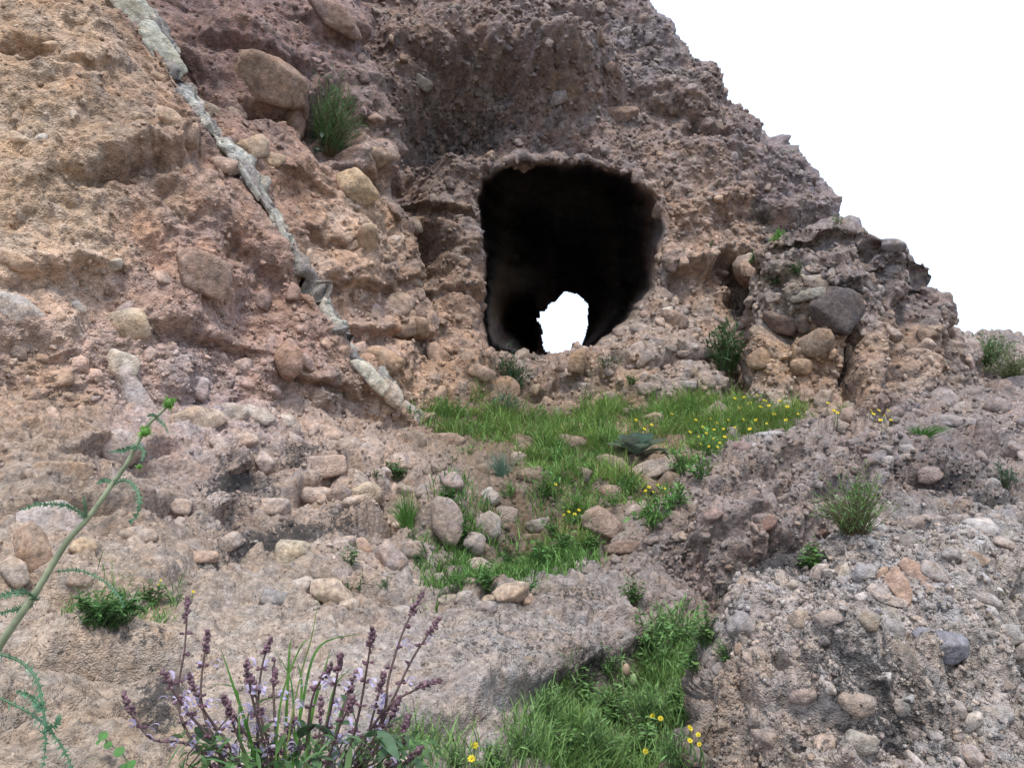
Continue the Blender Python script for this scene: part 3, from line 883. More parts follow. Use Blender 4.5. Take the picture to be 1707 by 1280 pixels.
build_mass('middle_outcrop', np.array(rows, float), 2.2, [(1270, 815, 90, 40, -28, 0.070, 's'), (1390, 760, 90, 30, -4, 0.060, 's'), (1200, 930, 70, 40, -20, 0.060, 's'), (1330, 880, 90, 40, -14, 0.050, 's'), (1520, 790, 80, 40, 14, 0.070, 's'), 
    (1300, 900, 150, 80, -20, .14), (1430, 770, 120, 50, 0, .10), (1150, 920, 60, 70, 30, .10), (1290, 915, 110, 40, -8, .26), (1250, 805, 70, 16, -28, -.2, 3), (1480, 790, 90, 16, 12, -.2, 3), (1400, 735, 60, 10, -5, -.12), (1330, 850, 120, 14, -15, -.22, 3), (1190, 900, 30, 70, 30, .08), (1130, 960, 30, 60, 30, -.10), (1420, 760, 90, 14, 10, -.10),
    (1380, 890, 40, 30, 0, -.22), (1540, 800, 60, 20, 20, -.12), (1450, 820, 60, 26, 0, .08), (1600, 830, 20, 40, -20, -.14), (1230, 1040, 40, 30, -30, -.2),
], relief_near, MAT_ROCK_NEAR, near=True, kind='structure', label='rounded conglomerate ridge below the yellow flowers', category='rock outcrop')

# ---------- front right outcrop
TF = [(1100, 1420), (1140, 1300), (1172, 1200), (1205, 1130), (1260, 1070), (1330, 992), (1400, 930), (1440, 892), (1480, 866), (1560, 845), (1640, 856), (1690, 890), (1740, 935), (1850, 1010), (2050, 1150)]
DF = [(1100, 2.35), (1150, 2.6), (1205, 3.1), (1260, 3.35), (1330, 3.6), (1400, 3.85), (1480, 4.05), (1560, 4.2), (1640, 4.25), (1740, 4.1), (1850, 3.8), (2050, 3.2)]
rows = []
cols = [1135, 1170, 1205, 1250, 1300, 1350, 1400, 1450, 1500, 1560, 1620, 1680, 1740, 1850, 2050]
for f in (-2, -1, 0, .06, .2, .4, .6, .8, 1.0, 1.4):
    r = []
    for u in cols:
        top, d = lerp_tab(TF, u), lerp_tab(DF, u)
        bot = 1400
        db = lerp_tab([(1100, 2.5), (1200, 2.5), (1400, 2.42), (1700, 2.35), (2050, 2.2)], u)
        if f == -2:
            r.append((u, top + 110, d + 1.3))
        elif f == -1:
            r.append((u, top + 12, d + .42))
        else:
            ff = min(f, 1.0)
            dd = d + (db - d) * (1 - (1 - ff) ** 1.9) - .16 * math.sin(math.pi * min(1, ff)) * math.sin(math.pi * min(max((u - 1140) / 700, 0), 1))
            r.append((u, top + (bot - top) * f, dd + (.12 if f == 0 else 0) - (.25 if f > 1 else 0)))
    a, b = r[0], r[-1]
    r = [(a[0] + 30, a[1] + 10, a[2] + 1.2), (a[0] + 4, a[1] + 3, a[2] + .45), (a[0] - 4, a[1], a[2] + .14)] + r
    rows.append(r)
build_mass('front_outcrop', np.array(rows, float), 2.2, [(1440, 1090, 190, 130, 0, .15), (1620, 950, 120, 60, 0, .10), (1290, 1130, 60, 90, 30, .08), (1560, 905, 110, 35, 0, 0.060, 's'), (1440, 1000, 70, 30, 20, 0.048, 's'), (1620, 1030, 90, 35, 8, 0.054, 's'), (1480, 1170, 110, 45, 8, 0.060, 's'), (1330, 1110, 70, 30, -20, 0.042, 's'), (1600, 1120, 70, 30, 0, 0.048, 's'), (1400, 1235, 100, 35, 6, 0.048, 's'), (1640, 1230, 70, 30, 10, 0.042, 's'), (1250, 1210, 40, 30, -10, 0.036, 's'), 
    (1480, 1195, 70, 40, 10, -.10, 3), (1400, 1250, 80, 26, 10, -.08, 3), (1585, 1130, 34, 22, 0, -.07, 3), (1500, 1130, 26, 50, 20, -.06, 3), (1600, 1190, 30, 26, 0, -.05), (1430, 1180, 60, 26, 0, .05), (1380, 1150, 60, 30, -20, .05),
    (1560, 900, 100, 14, 0, .05), (1510, 945, 70, 10, 10, -.05), (1460, 990, 60, 14, 30, -.05), (1620, 1060, 60, 40, 0, .04), (1660, 960, 60, 16, 20, .05), (1300, 1090, 60, 14, -40, .04), (1420, 1060, 26, 26, 0, .04), (1230, 1200, 26, 60, 10, .04), (1640, 1230, 60, 40, 0, -.05),
], relief_near, MAT_ROCK_NEAR, near=True, kind='structure', label='pitted grey conglomerate outcrop nearest the viewer', category='rock outcrop')

BVH = BVHTree.FromPolygons([tuple(x) for x in np.concatenate(BVH_V).tolist()], np.concatenate(BVH_F).tolist())
MASS_NAMES = list(MASS)
FACE_END = np.cumsum([MASS[k]['nface'] for k in MASS_NAMES])


def hit(u, v):
    """Where the line of sight through photo pixel (u, v) meets the rock: point, normal, name of the rock."""
    d = Vector(P(u, v, 1.0).tolist()).normalized()
    loc, nor, idx, dist = BVH.ray_cast(Vector((0, 0, 0)), d)
    if loc is None:
        return None, None, None
    if nor.dot(d) > 0:
        nor = -nor
    return loc, nor, MASS_NAMES[int(np.searchsorted(FACE_END, idx, side='right'))]


# ------------------------------------------------------------------ stones
def ico(sub):
    import bmesh
    bm = bmesh.new()
    bmesh.ops.create_icosphere(bm, subdivisions=sub, radius=1.0)
    vv = np.array([x.co[:] for x in bm.verts])
    ff = np.array([[x.index for x in f.verts] for f in bm.faces])
    bm.free()
    return vv, ff


ICO = {1: ico(1), 2: ico(2), 3: ico(3), 4: ico(4)}
_o = np.array([(1, 0, 0), (-1, 0, 0), (0, 1, 0), (0, -1, 0), (0, 0, 1), (0, 0, -1)], float)


def stone_shape(seed, sub, planes=12, sharp=10, rough=.05, flat=(1, 1, 1)):
    """A clast: unit sphere cut by random planes, corners worn round; star-shaped."""
    r = np.random.default_rng(seed)
    vv, ff = ICO[sub]
    nrm = r.normal(size=(planes, 3))
    nrm /= np.linalg.norm(nrm, axis=1, keepdims=True)
    nrm = np.concatenate([nrm, -nrm[:planes // 2], _o])
    cc = np.concatenate([r.uniform(.62, .98, len(nrm) - 6), r.uniform(.8, 1.0, 6)])
    t = np.maximum(vv @ nrm.T, 0) / cc
    rad = (t ** sharp).sum(1) ** (-1.0 / sharp)
    s = vv * rad[:, None]
    s = s / np.abs(s).max(0)
    if rough:
        q = (s + seed * 3.1).astype(np.float32)
        s = s * (1 + rough * perlin(q * 1.7, seed) + rough * .6 * perlin(q * 4.3, seed + 5) + (rough * .4 * perlin(q * 9, seed + 9) if sub > 2 else 0))[:, None]
    return s * np.array(flat), ff


STONE_MESH = {}
for k in range(14):
    for nm, mt in (('far', MAT_STONE), ('near', MAT_STONE_NEAR)):
        s_, f_ = stone_shape(100 + k, 3, 6 + k % 6, (20, 36, 60, 90)[k % 4], .06)
        STONE_MESH[nm, k] = make_mesh('stone_' + nm, s_, tris=f_, mat=mt)
BIG_MESH = {}


def basis(n, rot_dir=None, ang=0.0):
    n = np.asarray(n, float)
    n = n / np.linalg.norm(n)
    if rot_dir is None:
        rot_dir = np.array([math.cos(ang), math.sin(ang) * .5, math.sin(ang)])
    x = rot_dir - n * (rot_dir @ n)
    if np.linalg.norm(x) < 1e-3:
        x = np.array([n[1], -n[0], .1])
    x /= np.linalg.norm(x)
    y = np.cross(n, x)
    return np.stack([x, y, n], 1)


def mat4(B, loc, sc):
    M = Matrix.Identity(4)
    for i in range(3):
        for j in range(3):
            M[i][j] = B[i, j] * sc[j]
        M[i][3] = loc[i]
    return M


TAKEN = []   # (u, v, radius) of hand-placed stones, kept free of scattered ones


def placed_stone(u, v, w, h, rot, rgb, mass=None, sink=.35, sharp=12, thick=.75, seed=None, name='stone', free=False, lift=0.0, rough=.055, **props):
    """A stone of w x h photo pixels lying on the rock met at (u, v)."""
    loc, nor, rock = hit(u, v)
    if loc is None:
        return None
    if mass is None:
        mass = rock
    f = loc.y * cp + loc.z * sp
    if rock == 'front_outcrop' and sink > .4:
        sink, rgb = .62, tuple(c * .84 for c in rgb)
    W, Hh = w * f / FPX / 2, h * f / FPX / 2
    a = math.radians(rot)
    dirw = np.array([math.cos(a), 0, 0]) - math.sin(a) * np.array([0, -sp, cp])
    view = -np.array(loc) / np.linalg.norm(np.array(loc))
    nn = np.array(nor) * .55 + view * .6
    B = basis(nn, dirw)
    T = min(W, Hh) * thick
    seed = seed if seed is not None else int(u * 7 + v * 13) % 9973
    sub = 4 if w > 80 else 3
    s_, f_ = stone_shape(seed, sub, 7, sharp * 2.4 - 6, rough)
    me = make_mesh(name, s_, tris=f_, mat=MAT_STONE_NEAR if f < 6 else MAT_STONE)
    o = bpy.data.objects.new(name, me)
    COL.objects.link(o)
    if not free:
        o.parent = MASS[mass]['obj']
    cen = np.array(loc) + B[:, 2] * T * (1 - 2 * sink) + np.array([0, 0, lift])
    o.matrix_world = mat4(B, cen, (W, Hh, T))
    j_ = int(np.argmin(((MASS[rock]['p'][::5] - np.array(loc)) ** 2).sum(1))) * 5
    rgb = np.array(rgb) * .72 + MASS[rock]['zc'][j_] * .28
    o.color = (float(rgb[0]), float(rgb[1]), float(rgb[2]), .12 + .35 * float(MASS[rock]['km'][j_]))
    for k, x in props.items():
        o[k] = x
    TAKEN.append((u, v, max(w, h) * .5))
    return o


PALE = (.47, .46, .39)
VEIN = [(222, 18, 130, 50, 54, (.43, .42, .35)), (268, 86, 108, 44, 52, (.45, .44, .36)), (352, 186, 52, 24, 35, (.40, .35, .28)), (414, 300, 70, 13, 58, (.40, .39, .35)),
        (470, 386, 58, 13, 62, (.40, .39, .35)), (546, 526, 60, 22, 70, (.43, .41, .37)), (614, 624, 78, 30, 38, (.48, .46, .37)), (650, 654, 54, 34, 50, (.40, .36, .30)), (684, 690, 44, 36, 30, (.36, .32, .28))]
for t in VEIN:
    placed_stone(*t, mass='left_bluff', sink=.45, sharp=24, thick=.5, rough=.12)

BEDDED = [
    (450, 132, 130, 84, 10, (.25, .175, .125), 16), (490, 205, 40, 60, 12, (.25, .17, .125), 12), (425, 247, 46, 58, 60, (.42, .33, .24), 10), (457, 268, 30, 40, 70, (.38, .29, .2), 10), (397, 188, 18, 34, 80, (.36, .27, .2), 10),
    (595, 315, 78, 52, 48, (.40, .30, .19), 7), (632, 262, 60, 38, 15, (.27, .2, .15), 7), (664, 510, 58, 46, -55, (.27, .21, .17), 9), (676, 545, 42, 32, 0, (.27, .2, .15), 9), (730, 592, 52, 38, 75, (.27, .19, .14), 12),
    (612, 402, 34, 62, 5, (.38, .27, .18), 7), (690, 376, 38, 28, 40, (.36, .30, .24), 10), (640, 602, 74, 42, 30, (.33, .23, .16), 8), (560, 30, 100, 44, 15, (.23, .16, .13), 12), (700, 545, 30, 44, 0, (.3, .21, .15), 10),
    (285, 200, 52, 28, 15, (.42, .32, .24), 7), (318, 226, 44, 30, 70, (.37, .28, .22), 7), (226, 196, 24, 16, 0, (.38, .29, .21), 8), (70, 232, 22, 18, 0, (.55, .53, .5), 9), (30, 520, 92, 60, 5, (.42, .38, .34), 7),
    (212, 540, 66, 54, -12, (.43, .35, .25), 16), (203, 612, 58, 46, 8, (.42, .38, .31), 10), (128, 514, 32, 22, 20, (.45, .42, .37), 9), (222, 662, 100, 46, 42, (.39, .34, .31), 16), (322, 704, 98, 58, -12, (.40, .30, .21), 9),
    (478, 703, 44, 30, -5, (.46, .40, .35), 7), (390, 690, 52, 34, 10, (.4, .34, .28), 9), (432, 694, 60, 28, 10, (.42, .37, .32), 9), (205, 748, 70, 66, 60, (.40, .33, .29), 10), (440, 772, 40, 34, 30, (.4, .31, .26), 9),
    (410, 735, 40, 28, 0, (.43, .34, .29), 9), (105, 785, 98, 42, -3, (.32, .22, .15), 7), (90, 870, 112, 68, 10, (.40, .34, .31), 8), (50, 918, 82, 54, 40, (.34, .23, .16), 7), (28, 952, 54, 40, 50, (.39, .31, .25), 8),
    (140, 913, 38, 30, 20, (.42, .31, .2), 9), (270, 465, 42, 28, 20, (.36, .28, .24), 10), (340, 458, 96, 70, 10, (.29, .2, .15), 7), (480, 598, 60, 64, 30, (.32, .20, .14), 7), (190, 442, 26, 20, 0, (.44, .4, .33), 9),
    (30, 440, 54, 30, 10, (.37, .27, .2), 8), (265, 130, 30, 16, 20, (.36, .27, .2), 8), (545, 775, 62, 42, -10, (.38, .28, .23), 10), (625, 747, 46, 28, 10, (.4, .31, .25), 10), (662, 772, 44, 36, -20, (.37, .29, .25), 10),
    (610, 826, 66, 50, -20, (.37, .29, .2), 12), (485, 925, 58, 48, 10, (.40, .33, .24), 8), (600, 915, 40, 36, 60, (.36, .25, .19), 8), (555, 992, 74, 44, 5, (.38, .3, .23), 9), (455, 1000, 46, 30, 10, (.19, .19, .2), 10), (380, 905, 46, 30, -30, (.36, .28, .23), 12),
    (330, 930, 70, 26, -15, (.38, .27, .2), 14), (230, 895, 60, 34, 5, (.38, .3, .24), 8), (455, 845, 60, 34, -5, (.38, .29, .24), 9), (130, 965, 44, 32, 20, (.38, .28, .22), 8), (235, 980, 60, 22, 0, (.33, .24, .18), 12), (590, 840, 44, 40, 0, (.41, .32, .25), 10), (300, 845, 40, 28, 10, (.42, .33, .28), 9),
    (704, 137, 34, 22, 35, (.27, .25, .22), 12), (1020, 190, 92, 26, 0, (.25, .17, .13), 12), (930, 165, 24, 34, 80, (.25, .23, .23), 10), (1123, 535, 46, 36, 0, (.28, .21, .17), 10), (1112, 520, 20, 16, 0, (.5, .46, .4), 14),
    (962, 602, 28, 42, 10, (.30, .2, .13), 12), (842, 652, 44, 56, 0, (.28, .20, .14), 14), (1145, 642, 30, 16, 0, (.36, .32, .3), 9), (972, 642, 24, 14, 10, (.38, .32, .28), 10), (1165, 590, 50, 30, 0, (.22, .18, .17), 9), (800, 622, 50, 26, 20, (.3, .21, .16), 12), (1100, 575, 40, 26, -30, (.28, .23, .2), 9),
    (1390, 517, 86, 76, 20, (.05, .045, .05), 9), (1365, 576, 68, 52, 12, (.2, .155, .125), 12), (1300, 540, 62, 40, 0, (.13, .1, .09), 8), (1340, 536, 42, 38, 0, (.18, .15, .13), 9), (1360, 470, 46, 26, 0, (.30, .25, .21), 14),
    (1345, 492, 62, 20, -8, (.22, .21, .18), 10), (1268, 600, 42, 42, 0, (.27, .18, .12), 8), (1335, 612, 42, 32, 20, (.28, .2, .14), 12), (1415, 592, 16, 42, 0, (.24, .18, .13), 12), (1372, 668, 30, 40, 10, (.27, .22, .18), 14), (1342, 662, 28, 42, 0, (.27, .18, .14), 12),
    (1310, 676, 26, 20, 0, (.3, .25, .2), 9), (1490, 694, 30, 32, 60, (.25, .2, .18), 10), (1525, 690, 26, 26, 0, (.27, .22, .2), 8), (1445, 385, 60, 24, 30, (.19, .17, .17), 12), (1488, 410, 40, 24, 0, (.18, .16, .16), 12),
    (1640, 730, 26, 62, 20, (.12, .1, .1), 12), (1590, 702, 64, 22, 10, (.28, .25, .24), 12), (1620, 655, 60, 20, 5, (.2, .18, .17), 12), (1690, 640, 50, 26, 20, (.15, .14, .15), 12),
    (1278, 875, 42, 22, -40, (.22, .13, .1), 14), (1366, 886, 30, 22, 0, (.3, .18, .12), 12), (1238, 745, 34, 22, 10, (.34, .22, .19), 9), (1282, 726, 52, 16, 0, (.33, .31, .3), 12), (1552, 792, 42, 30, 0, (.25, .2, .18), 9), (1470, 725, 30, 18, 0, (.3, .25, .22), 10), (1190, 860, 30, 24, -40, (.27, .19, .17), 12),
    (1575, 1077, 94, 56, 12, (.17, .17, .2), 12), (1450, 1036, 36, 34, 0, (.22, .18, .13), 8), (1484, 1048, 44, 40, 20, (.27, .24, .22), 9), (1540, 874, 84, 36, -4, (.27, .21, .18), 14),
    (1500, 906, 46, 32, 0, (.2, .175, .16), 9), (1630, 932, 34, 28, 30, (.3, .2, .13), 14), (1435, 1242, 52, 40, 15, (.37, .32, .26), 8), (1500, 1180, 38, 32, 0, (.38, .33, .28), 8), (1405, 955, 26, 32, 10, (.38, .33, .26), 14), (1441, 955, 40, 38, 0, (.3, .28, .28), 12),
    (1605, 868, 74, 26, -4, (.3, .26, .24), 12), (1680, 1062, 64, 42, 0, (.36, .33, .3), 9), (1425, 1172, 62, 40, 10, (.3, .23, .18), 9), (1512, 1098, 34, 70, -8, (.21, .18, .15), 9), (1330, 1035, 40, 30, -30, (.33, .26, .2), 10), (1590, 1180, 40, 34, 0, (.33, .28, .25), 9), (1660, 1190, 50, 36, 10, (.35, .31, .28), 9),
    (1340, 1160, 44, 34, 10, (.34, .26, .23), 10), (1560, 955, 50, 34, 20, (.35, .31, .29), 10), (1640, 1000, 60, 34, 30, (.36, .31, .29), 12), (1380, 1030, 46, 26, -20, (.36, .29, .25), 10),
    (850, 990, 66, 34, -4, (.40, .30, .22), 9), (880, 1000, 24, 20, 0, (.38, .27, .2), 9), (745, 1001, 36, 22, -5, (.38, .32, .24), 8), (818, 1000, 30, 18, 0, (.4, .31, .22), 9), (810, 1012, 40, 22, 0, (.25, .22, .21), 10), (700, 975, 60, 20, 5, (.36, .29, .24), 10), (1115, 1080, 24, 22, 0, (.28, .2, .16), 10), (1235, 1080, 24, 20, 0, (.25, .18, .14), 10),
]
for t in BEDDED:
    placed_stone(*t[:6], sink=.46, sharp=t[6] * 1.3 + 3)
for t in [(1500, 985, 66, 36, 62, (.34, .21, .14)), (1532, 962, 66, 30, 48, (.32, .2, .14)), (1474, 964, 40, 26, -20, (.30, .2, .14)), (1464, 994, 36, 22, 48, (.36, .3, .27)), (1490, 1008, 42, 20, 30, (.37, .31, .27)), (1546, 985, 26, 18, 60, (.3, .2, .15))]:
    placed_stone(*t, mass='front_outcrop', sink=.15, sharp=26, thick=.35, lift=.012, rough=.02, name='flake')


# stones gripped in the rim of the tunnel and rubble lying on the ramp to its right
rr_ = np.random.default_rng(77)
mp_ = np.array(MOUTH, float)
for k in range(46):
    t = rr_.uniform(0, len(mp_))
    a_, b_ = mp_[int(t)], mp_[(int(t) + 1) % len(mp_)]
    q_ = a_ + (b_ - a_) * (t % 1)
    o_ = q_ - np.array([945.0, 430.0])
    q_ = q_ + o_ / np.linalg.norm(o_) * rr_.uniform(1, 24)
    w_ = 10 + 22 * rr_.random() ** 2
    tone = rr_.uniform(.8, 1.25)
    placed_stone(q_[0], q_[1], w_, w_ * rr_.uniform(.55, .9), rr_.uniform(0, 180), tuple(np.array((.22, .165, .14)) * tone), mass='main_cliff', sink=.6, sharp=14, rough=.09)
for k in range(42):
    t = rr_.random()
    u_ = 985 + 265 * t + rr_.uniform(-20, 20)
    v_ = rr_.uniform(600 - 90 * min(1, t * 2.2), 665)
    w_ = 12 + 26 * rr_.random() ** 2
    tone = rr_.uniform(.8, 1.3)
    placed_stone(u_, v_, w_, w_ * rr_.uniform(.5, .85), rr_.uniform(-40, 40), tuple(np.array((.265, .22, .195)) * tone), sink=.42, sharp=12, rough=.09)


# ---- scattered clasts: the largest are stones of their own, the small ones one gravelly part
PEB = []
for k in range(10):
    vv, ff = ICO[1]
    s_, f_ = stone_shape(400 + k, 1, 7, 20, .14)
    PEB.append((s_, f_))


def scatter(name, n_big, n_small, smin, smax, sgam, small, weight=None, seed=0, sink=(.45, .78), tone=1.0, flat=(.5, .9), own=.68):
    M = MASS[name]
    r = np.random.default_rng(seed)
    u, v, f, n, p = M['u'], M['v'], M['f'], M['n'], M['p']
    R, C = M['R'], M['C']
    g = M['base'].reshape(R, C, 3)
    area = np.linalg.norm(np.cross(np.gradient(g, axis=0), np.gradient(g, axis=1)), axis=-1).ravel()
    facing = -(n * p).sum(1) / np.linalg.norm(p, axis=1)
    ok = (u > -40) & (u < 1747) & (v > -40) & (v < 1320) & (facing > .08)
    if name == 'main_cliff':
        ok &= poly_sd(u, v, MOUTH) > 3
    w = np.minimum(area, np.percentile(area[ok], 97)) * ok * np.clip(facing * 2, .2, 1)
    if weight is not None:
        w = w * weight(u, v)
    w = w / w.sum()
    made, tries = 0, 0
    pick = r.choice(len(u), size=min(n_big * 4, int((w > 0).sum())), replace=False, p=w)
    for i in pick:
        if made >= n_big:
            break
        if any((u[i] - a) ** 2 + (v[i] - b) ** 2 < (c * .8) ** 2 for a, b, c in TAKEN):
            continue
        d = Vector(p[i]) * .985
        hl = BVH.ray_cast(Vector((0, 0, 0)), d.normalized())
        if hl[0] is not None and hl[0].length < Vector(p[i]).length - .25:
            continue
        px = smin + 1.5 + (smax * 1.1 - smin) * r.random() ** sgam
        s = px * f[i] / FPX / 2
        near = M['near']
        asp = r.uniform(.45, .95)
        o = bpy.data.objects.new('stone', STONE_MESH['near' if near and f[i] < 6 else 'far', int(r.integers(14))])
        COL.objects.link(o)
        o.parent = M['obj']
        nn = n[i] + r.normal(size=3) * .4
        B = basis(nn, None, r.uniform(0, 6.28))
        fl = r.uniform(*flat)
        cen = p[i] + n[i] * s * fl * (1 - 2 * r.uniform(*sink)) * .8
        o.matrix_world = mat4(B, cen, (s, s * asp, s * fl))
        c = M['zc'][i] * own + PAL[int(r.integers(len(PAL)))] * (M['zc'][i].mean() / .27) * (1 - own)
        c = np.clip(c * r.uniform(.75, 1.3) * tone, .03, .6)

        o.color = (float(c[0]), float(c[1]), float(c[2]), float(M['km'][i]) * .85)
        TAKEN.append((u[i], v[i], px * .5))
        made += 1
    pick = r.choice(len(u), size=min(n_small, int((w > 0).sum())), replace=False, p=w)
    V, F, Cc, Lc, off = [], [], [], [], 0
    for i in pick:
        s = r.uniform(*small) * f[i] / FPX / 2
        B = basis(n[i] + r.normal(size=3) * .4, None, r.uniform(0, 6.28))
        sv, sf = PEB[int(r.integers(10))]
        fl = r.uniform(.55, 1.0)
        sc = np.array([s, s * r.uniform(.55, 1.0), s * fl])
        V.append((sv * sc) @ B.T + p[i] + n[i] * s * fl * r.uniform(-.5, .25))
        F.append(sf + off)
        off += len(sv)
        c = M['zc'][i] * own + PAL[int(r.integers(len(PAL)))] * (M['zc'][i].mean() / .27) * (1 - own)
        c = c * r.uniform(.7, 1.3) * tone
        Lc.append(np.full(len(sv), M['km'][i]))
        Cc.append(np.repeat(c[None], len(sv), 0))
    me = make_mesh('gravel', np.concatenate(V), tris=np.concatenate(F), col=np.clip(np.concatenate(Cc), .02, .65), mat=MAT_ROCK_NEAR if M['near'] else MAT_ROCK, lichen_shade=np.concatenate(Lc))
    link('gravel', me, parent=M['obj'], kind='stuff')


def w_ground(u, v):
    grass = np.exp(-((u - 1000) / 280) ** 2 - ((v - 740) / 70) ** 2) + np.exp(-((u - 860) / 90) ** 2 - ((v - 960) / 40) ** 2) + np.exp(-((u - 1080) / 110) ** 2 - ((v - 1180) / 110) ** 2)
    slab = sstep(985, 1040, v + np.where(u < 400, -30, 0))
    return (.25 + sstep(250, 450, u) * .5 + .6 * np.exp(-((u - 700) / 130) ** 2 - ((v - 850) / 100) ** 2)) * np.clip(1 - grass, .06, 1) * (1 - .62 * slab)


scatter('left_bluff', 130, 2600, 11, 38, 3.4, (4, 12), lambda u, v: .3 + 1.2 * sstep(350, 650, v), 1, sink=(.55, .85), own=.8)
scatter('middle_bluff', 90, 1500, 11, 36, 2.8, (4, 12), lambda u, v: .5 + .8 * sstep(250, 550, v), 2, sink=(.55, .85), own=.8)
scatter('main_cliff', 240, 6500, 11, 20, 2.4, (4.5, 11), None, 3, sink=(.4, .75), flat=(.6, 1))
scatter('right_buttress', 120, 2000, 11, 26, 2.4, (4.5, 12), None, 4, sink=(.45, .75))
scatter('far_slope', 50, 700, 11, 28, 2.2, (5, 12), None, 5, sink=(.45, .75))
scatter('middle_outcrop', 130, 3400, 11, 32, 2.8, (4, 12), None, 6, sink=(.5, .8))
scatter('front_outcrop', 160, 4800, 12, 46, 3.2, (4, 14), None, 7, sink=(.5, .8))
scatter('hillside', 250, 6000, 11, 50, 2.5, (4, 12), w_ground, 8, sink=(.45, .8), own=.85)



def grit(name, n, px, weight, seed):
    """Loose sharp chips, too small to pick apart."""
    M = MASS[name]
    r = np.random.default_rng(seed)
    u, v, f, nn, p = M['u'], M['v'], M['f'], M['n'], M['p']
    ok = (u > -40) & (u < 1747) & (v > 600) & (v < 1320)
    w = ok * weight(u, v)
    i = r.choice(len(u), n, replace=False, p=w / w.sum())
    s = r.uniform(px[0], px[1], n) ** 1.0 * f[i] / FPX / 2
    oc = _o[[0, 1, 2, 3, 4, 5]]
    V = oc[None] * r.uniform(.5, 1.15, (n, 6, 1)) * s[:, None, None] * np.array([1, .8, .6])[None, None]
    q = r.normal(size=(n, 3, 3))
    x = q[:, 0] / np.linalg.norm(q[:, 0], axis=1, keepdims=True)
    y = np.cross(x, q[:, 1])
    y /= np.linalg.norm(y, axis=1, keepdims=True)
    z = np.cross(x, y)
    V = V[..., 0:1] * x[:, None] + V[..., 1:2] * y[:, None] + V[..., 2:3] * z[:, None] + (p[i] + nn[i] * s[:, None] * .2)[:, None]
    F = np.array([(0, 2, 4), (2, 1, 4), (1, 3, 4), (3, 0, 4), (2, 0, 5), (1, 2, 5), (3, 1, 5), (0, 3, 5)])
    F = (F[None] + (np.arange(n) * 6)[:, None, None]).reshape(-1, 3)
    c = M['zc'][i] * .7 + PAL[r.integers(0, len(PAL), n)] * (M['zc'][i].mean(1, keepdims=True) / .27) * .3
    c = np.clip(c * r.uniform(.6, 1.35, (n, 1)), .03, .6)
    link('grit', make_mesh('grit', V.reshape(-1, 3), tris=F, col=np.repeat(c, 6, 0), mat=MAT_ROCK_NEAR, smooth=False, lichen_shade=np.repeat(M['km'][i], 6)), parent=M['obj'], kind='stuff')


grit('hillside', 9000, (2.5, 7), lambda u, v: np.clip(v - 680, 0, 250) / 250 * (1 - .9 * np.exp(-((u - 850) / 130) ** 2 - ((v - 960) / 35) ** 2)), 31)
grit('front_outcrop', 5000, (3, 8), lambda u, v: np.ones(len(u)), 32)
grit('middle_outcrop', 3500, (2.5, 7), lambda u, v: np.ones(len(u)), 33)
# ================================================================== PLANTS
def leaf_material(name, trans=.3, rough=.6):
    m, nt, out = mat_new(name)
    L = nt.links.new
    a = N(nt, 'ShaderNodeAttribute')
    a.attribute_name = 'Col'
    nz = N(nt, 'ShaderNodeTexNoise')
    nz.inputs['Scale'].default_value = 40
    nz.inputs['Detail'].default_value = 3
    ge = N(nt, 'ShaderNodeNewGeometry')
    L(ge.outputs['Position'], nz.inputs['Vector'])
    mr = N(nt, 'ShaderNodeMapRange')
    mr.inputs[1].default_value, mr.inputs[2].default_value, mr.inputs[3].default_value, mr.inputs[4].default_value = .3, .7, .75, 1.25
    L(nz.outputs[0], mr.inputs[0])
    mx = N(nt, 'ShaderNodeMix', data_type='RGBA', blend_type='MULTIPLY')
    mx.inputs[0].default_value = 1
    L(a.outputs['Color'], mx.inputs[6])
    L(mr.outputs[0], mx.inputs[7])
    b = N(nt, 'ShaderNodeBsdfPrincipled')
    b.inputs['Roughness'].default_value = rough
    b.inputs['Specular IOR Level'].default_value = .3
    L(mx.outputs[2], b.inputs['Base Color'])
    t = N(nt, 'ShaderNodeBsdfTranslucent')
    L(mx.outputs[2], t.inputs['Color'])
    s = N(nt, 'ShaderNodeMixShader')
    s.inputs[0].default_value = trans
    L(b.outputs[0], s.inputs[1])
    L(t.outputs[0], s.inputs[2])
    L(s.outputs[0], out.inputs['Surface'])
    return m


MAT_LEAF = leaf_material('leaf')
MAT_STEM = leaf_material('plant_stem', .05, .7)
MAT_PETAL = leaf_material('petal', .35, .6)


class Geo:
    def __init__(self):
        self.V, self.F, self.C, self.n = [], [], [], 0

    def add(self, V, F, C):
        V = np.asarray(V, float).reshape(-1, 3)
        C = np.asarray(C, float)
        if C.ndim == 1:
            C = np.repeat(C[None], len(V), 0)
        self.V.append(V)
        self.F.append(np.asarray(F, int).reshape(-1, 3) + self.n)
        self.C.append(C)
        self.n += len(V)

    def build(self, name, mat, parent=None, origin=(0, 0, 0), smooth=True, **props):
        if not self.V:
            return None
        V = np.concatenate(self.V) - np.asarray(origin)
        me = make_mesh(name, V, tris=np.concatenate(self.F), col=np.clip(np.concatenate(self.C), .005, .9), mat=mat, smooth=smooth)
        return link(name, me, parent=parent, loc=(0, 0, 0) if parent is not None else origin, **props)


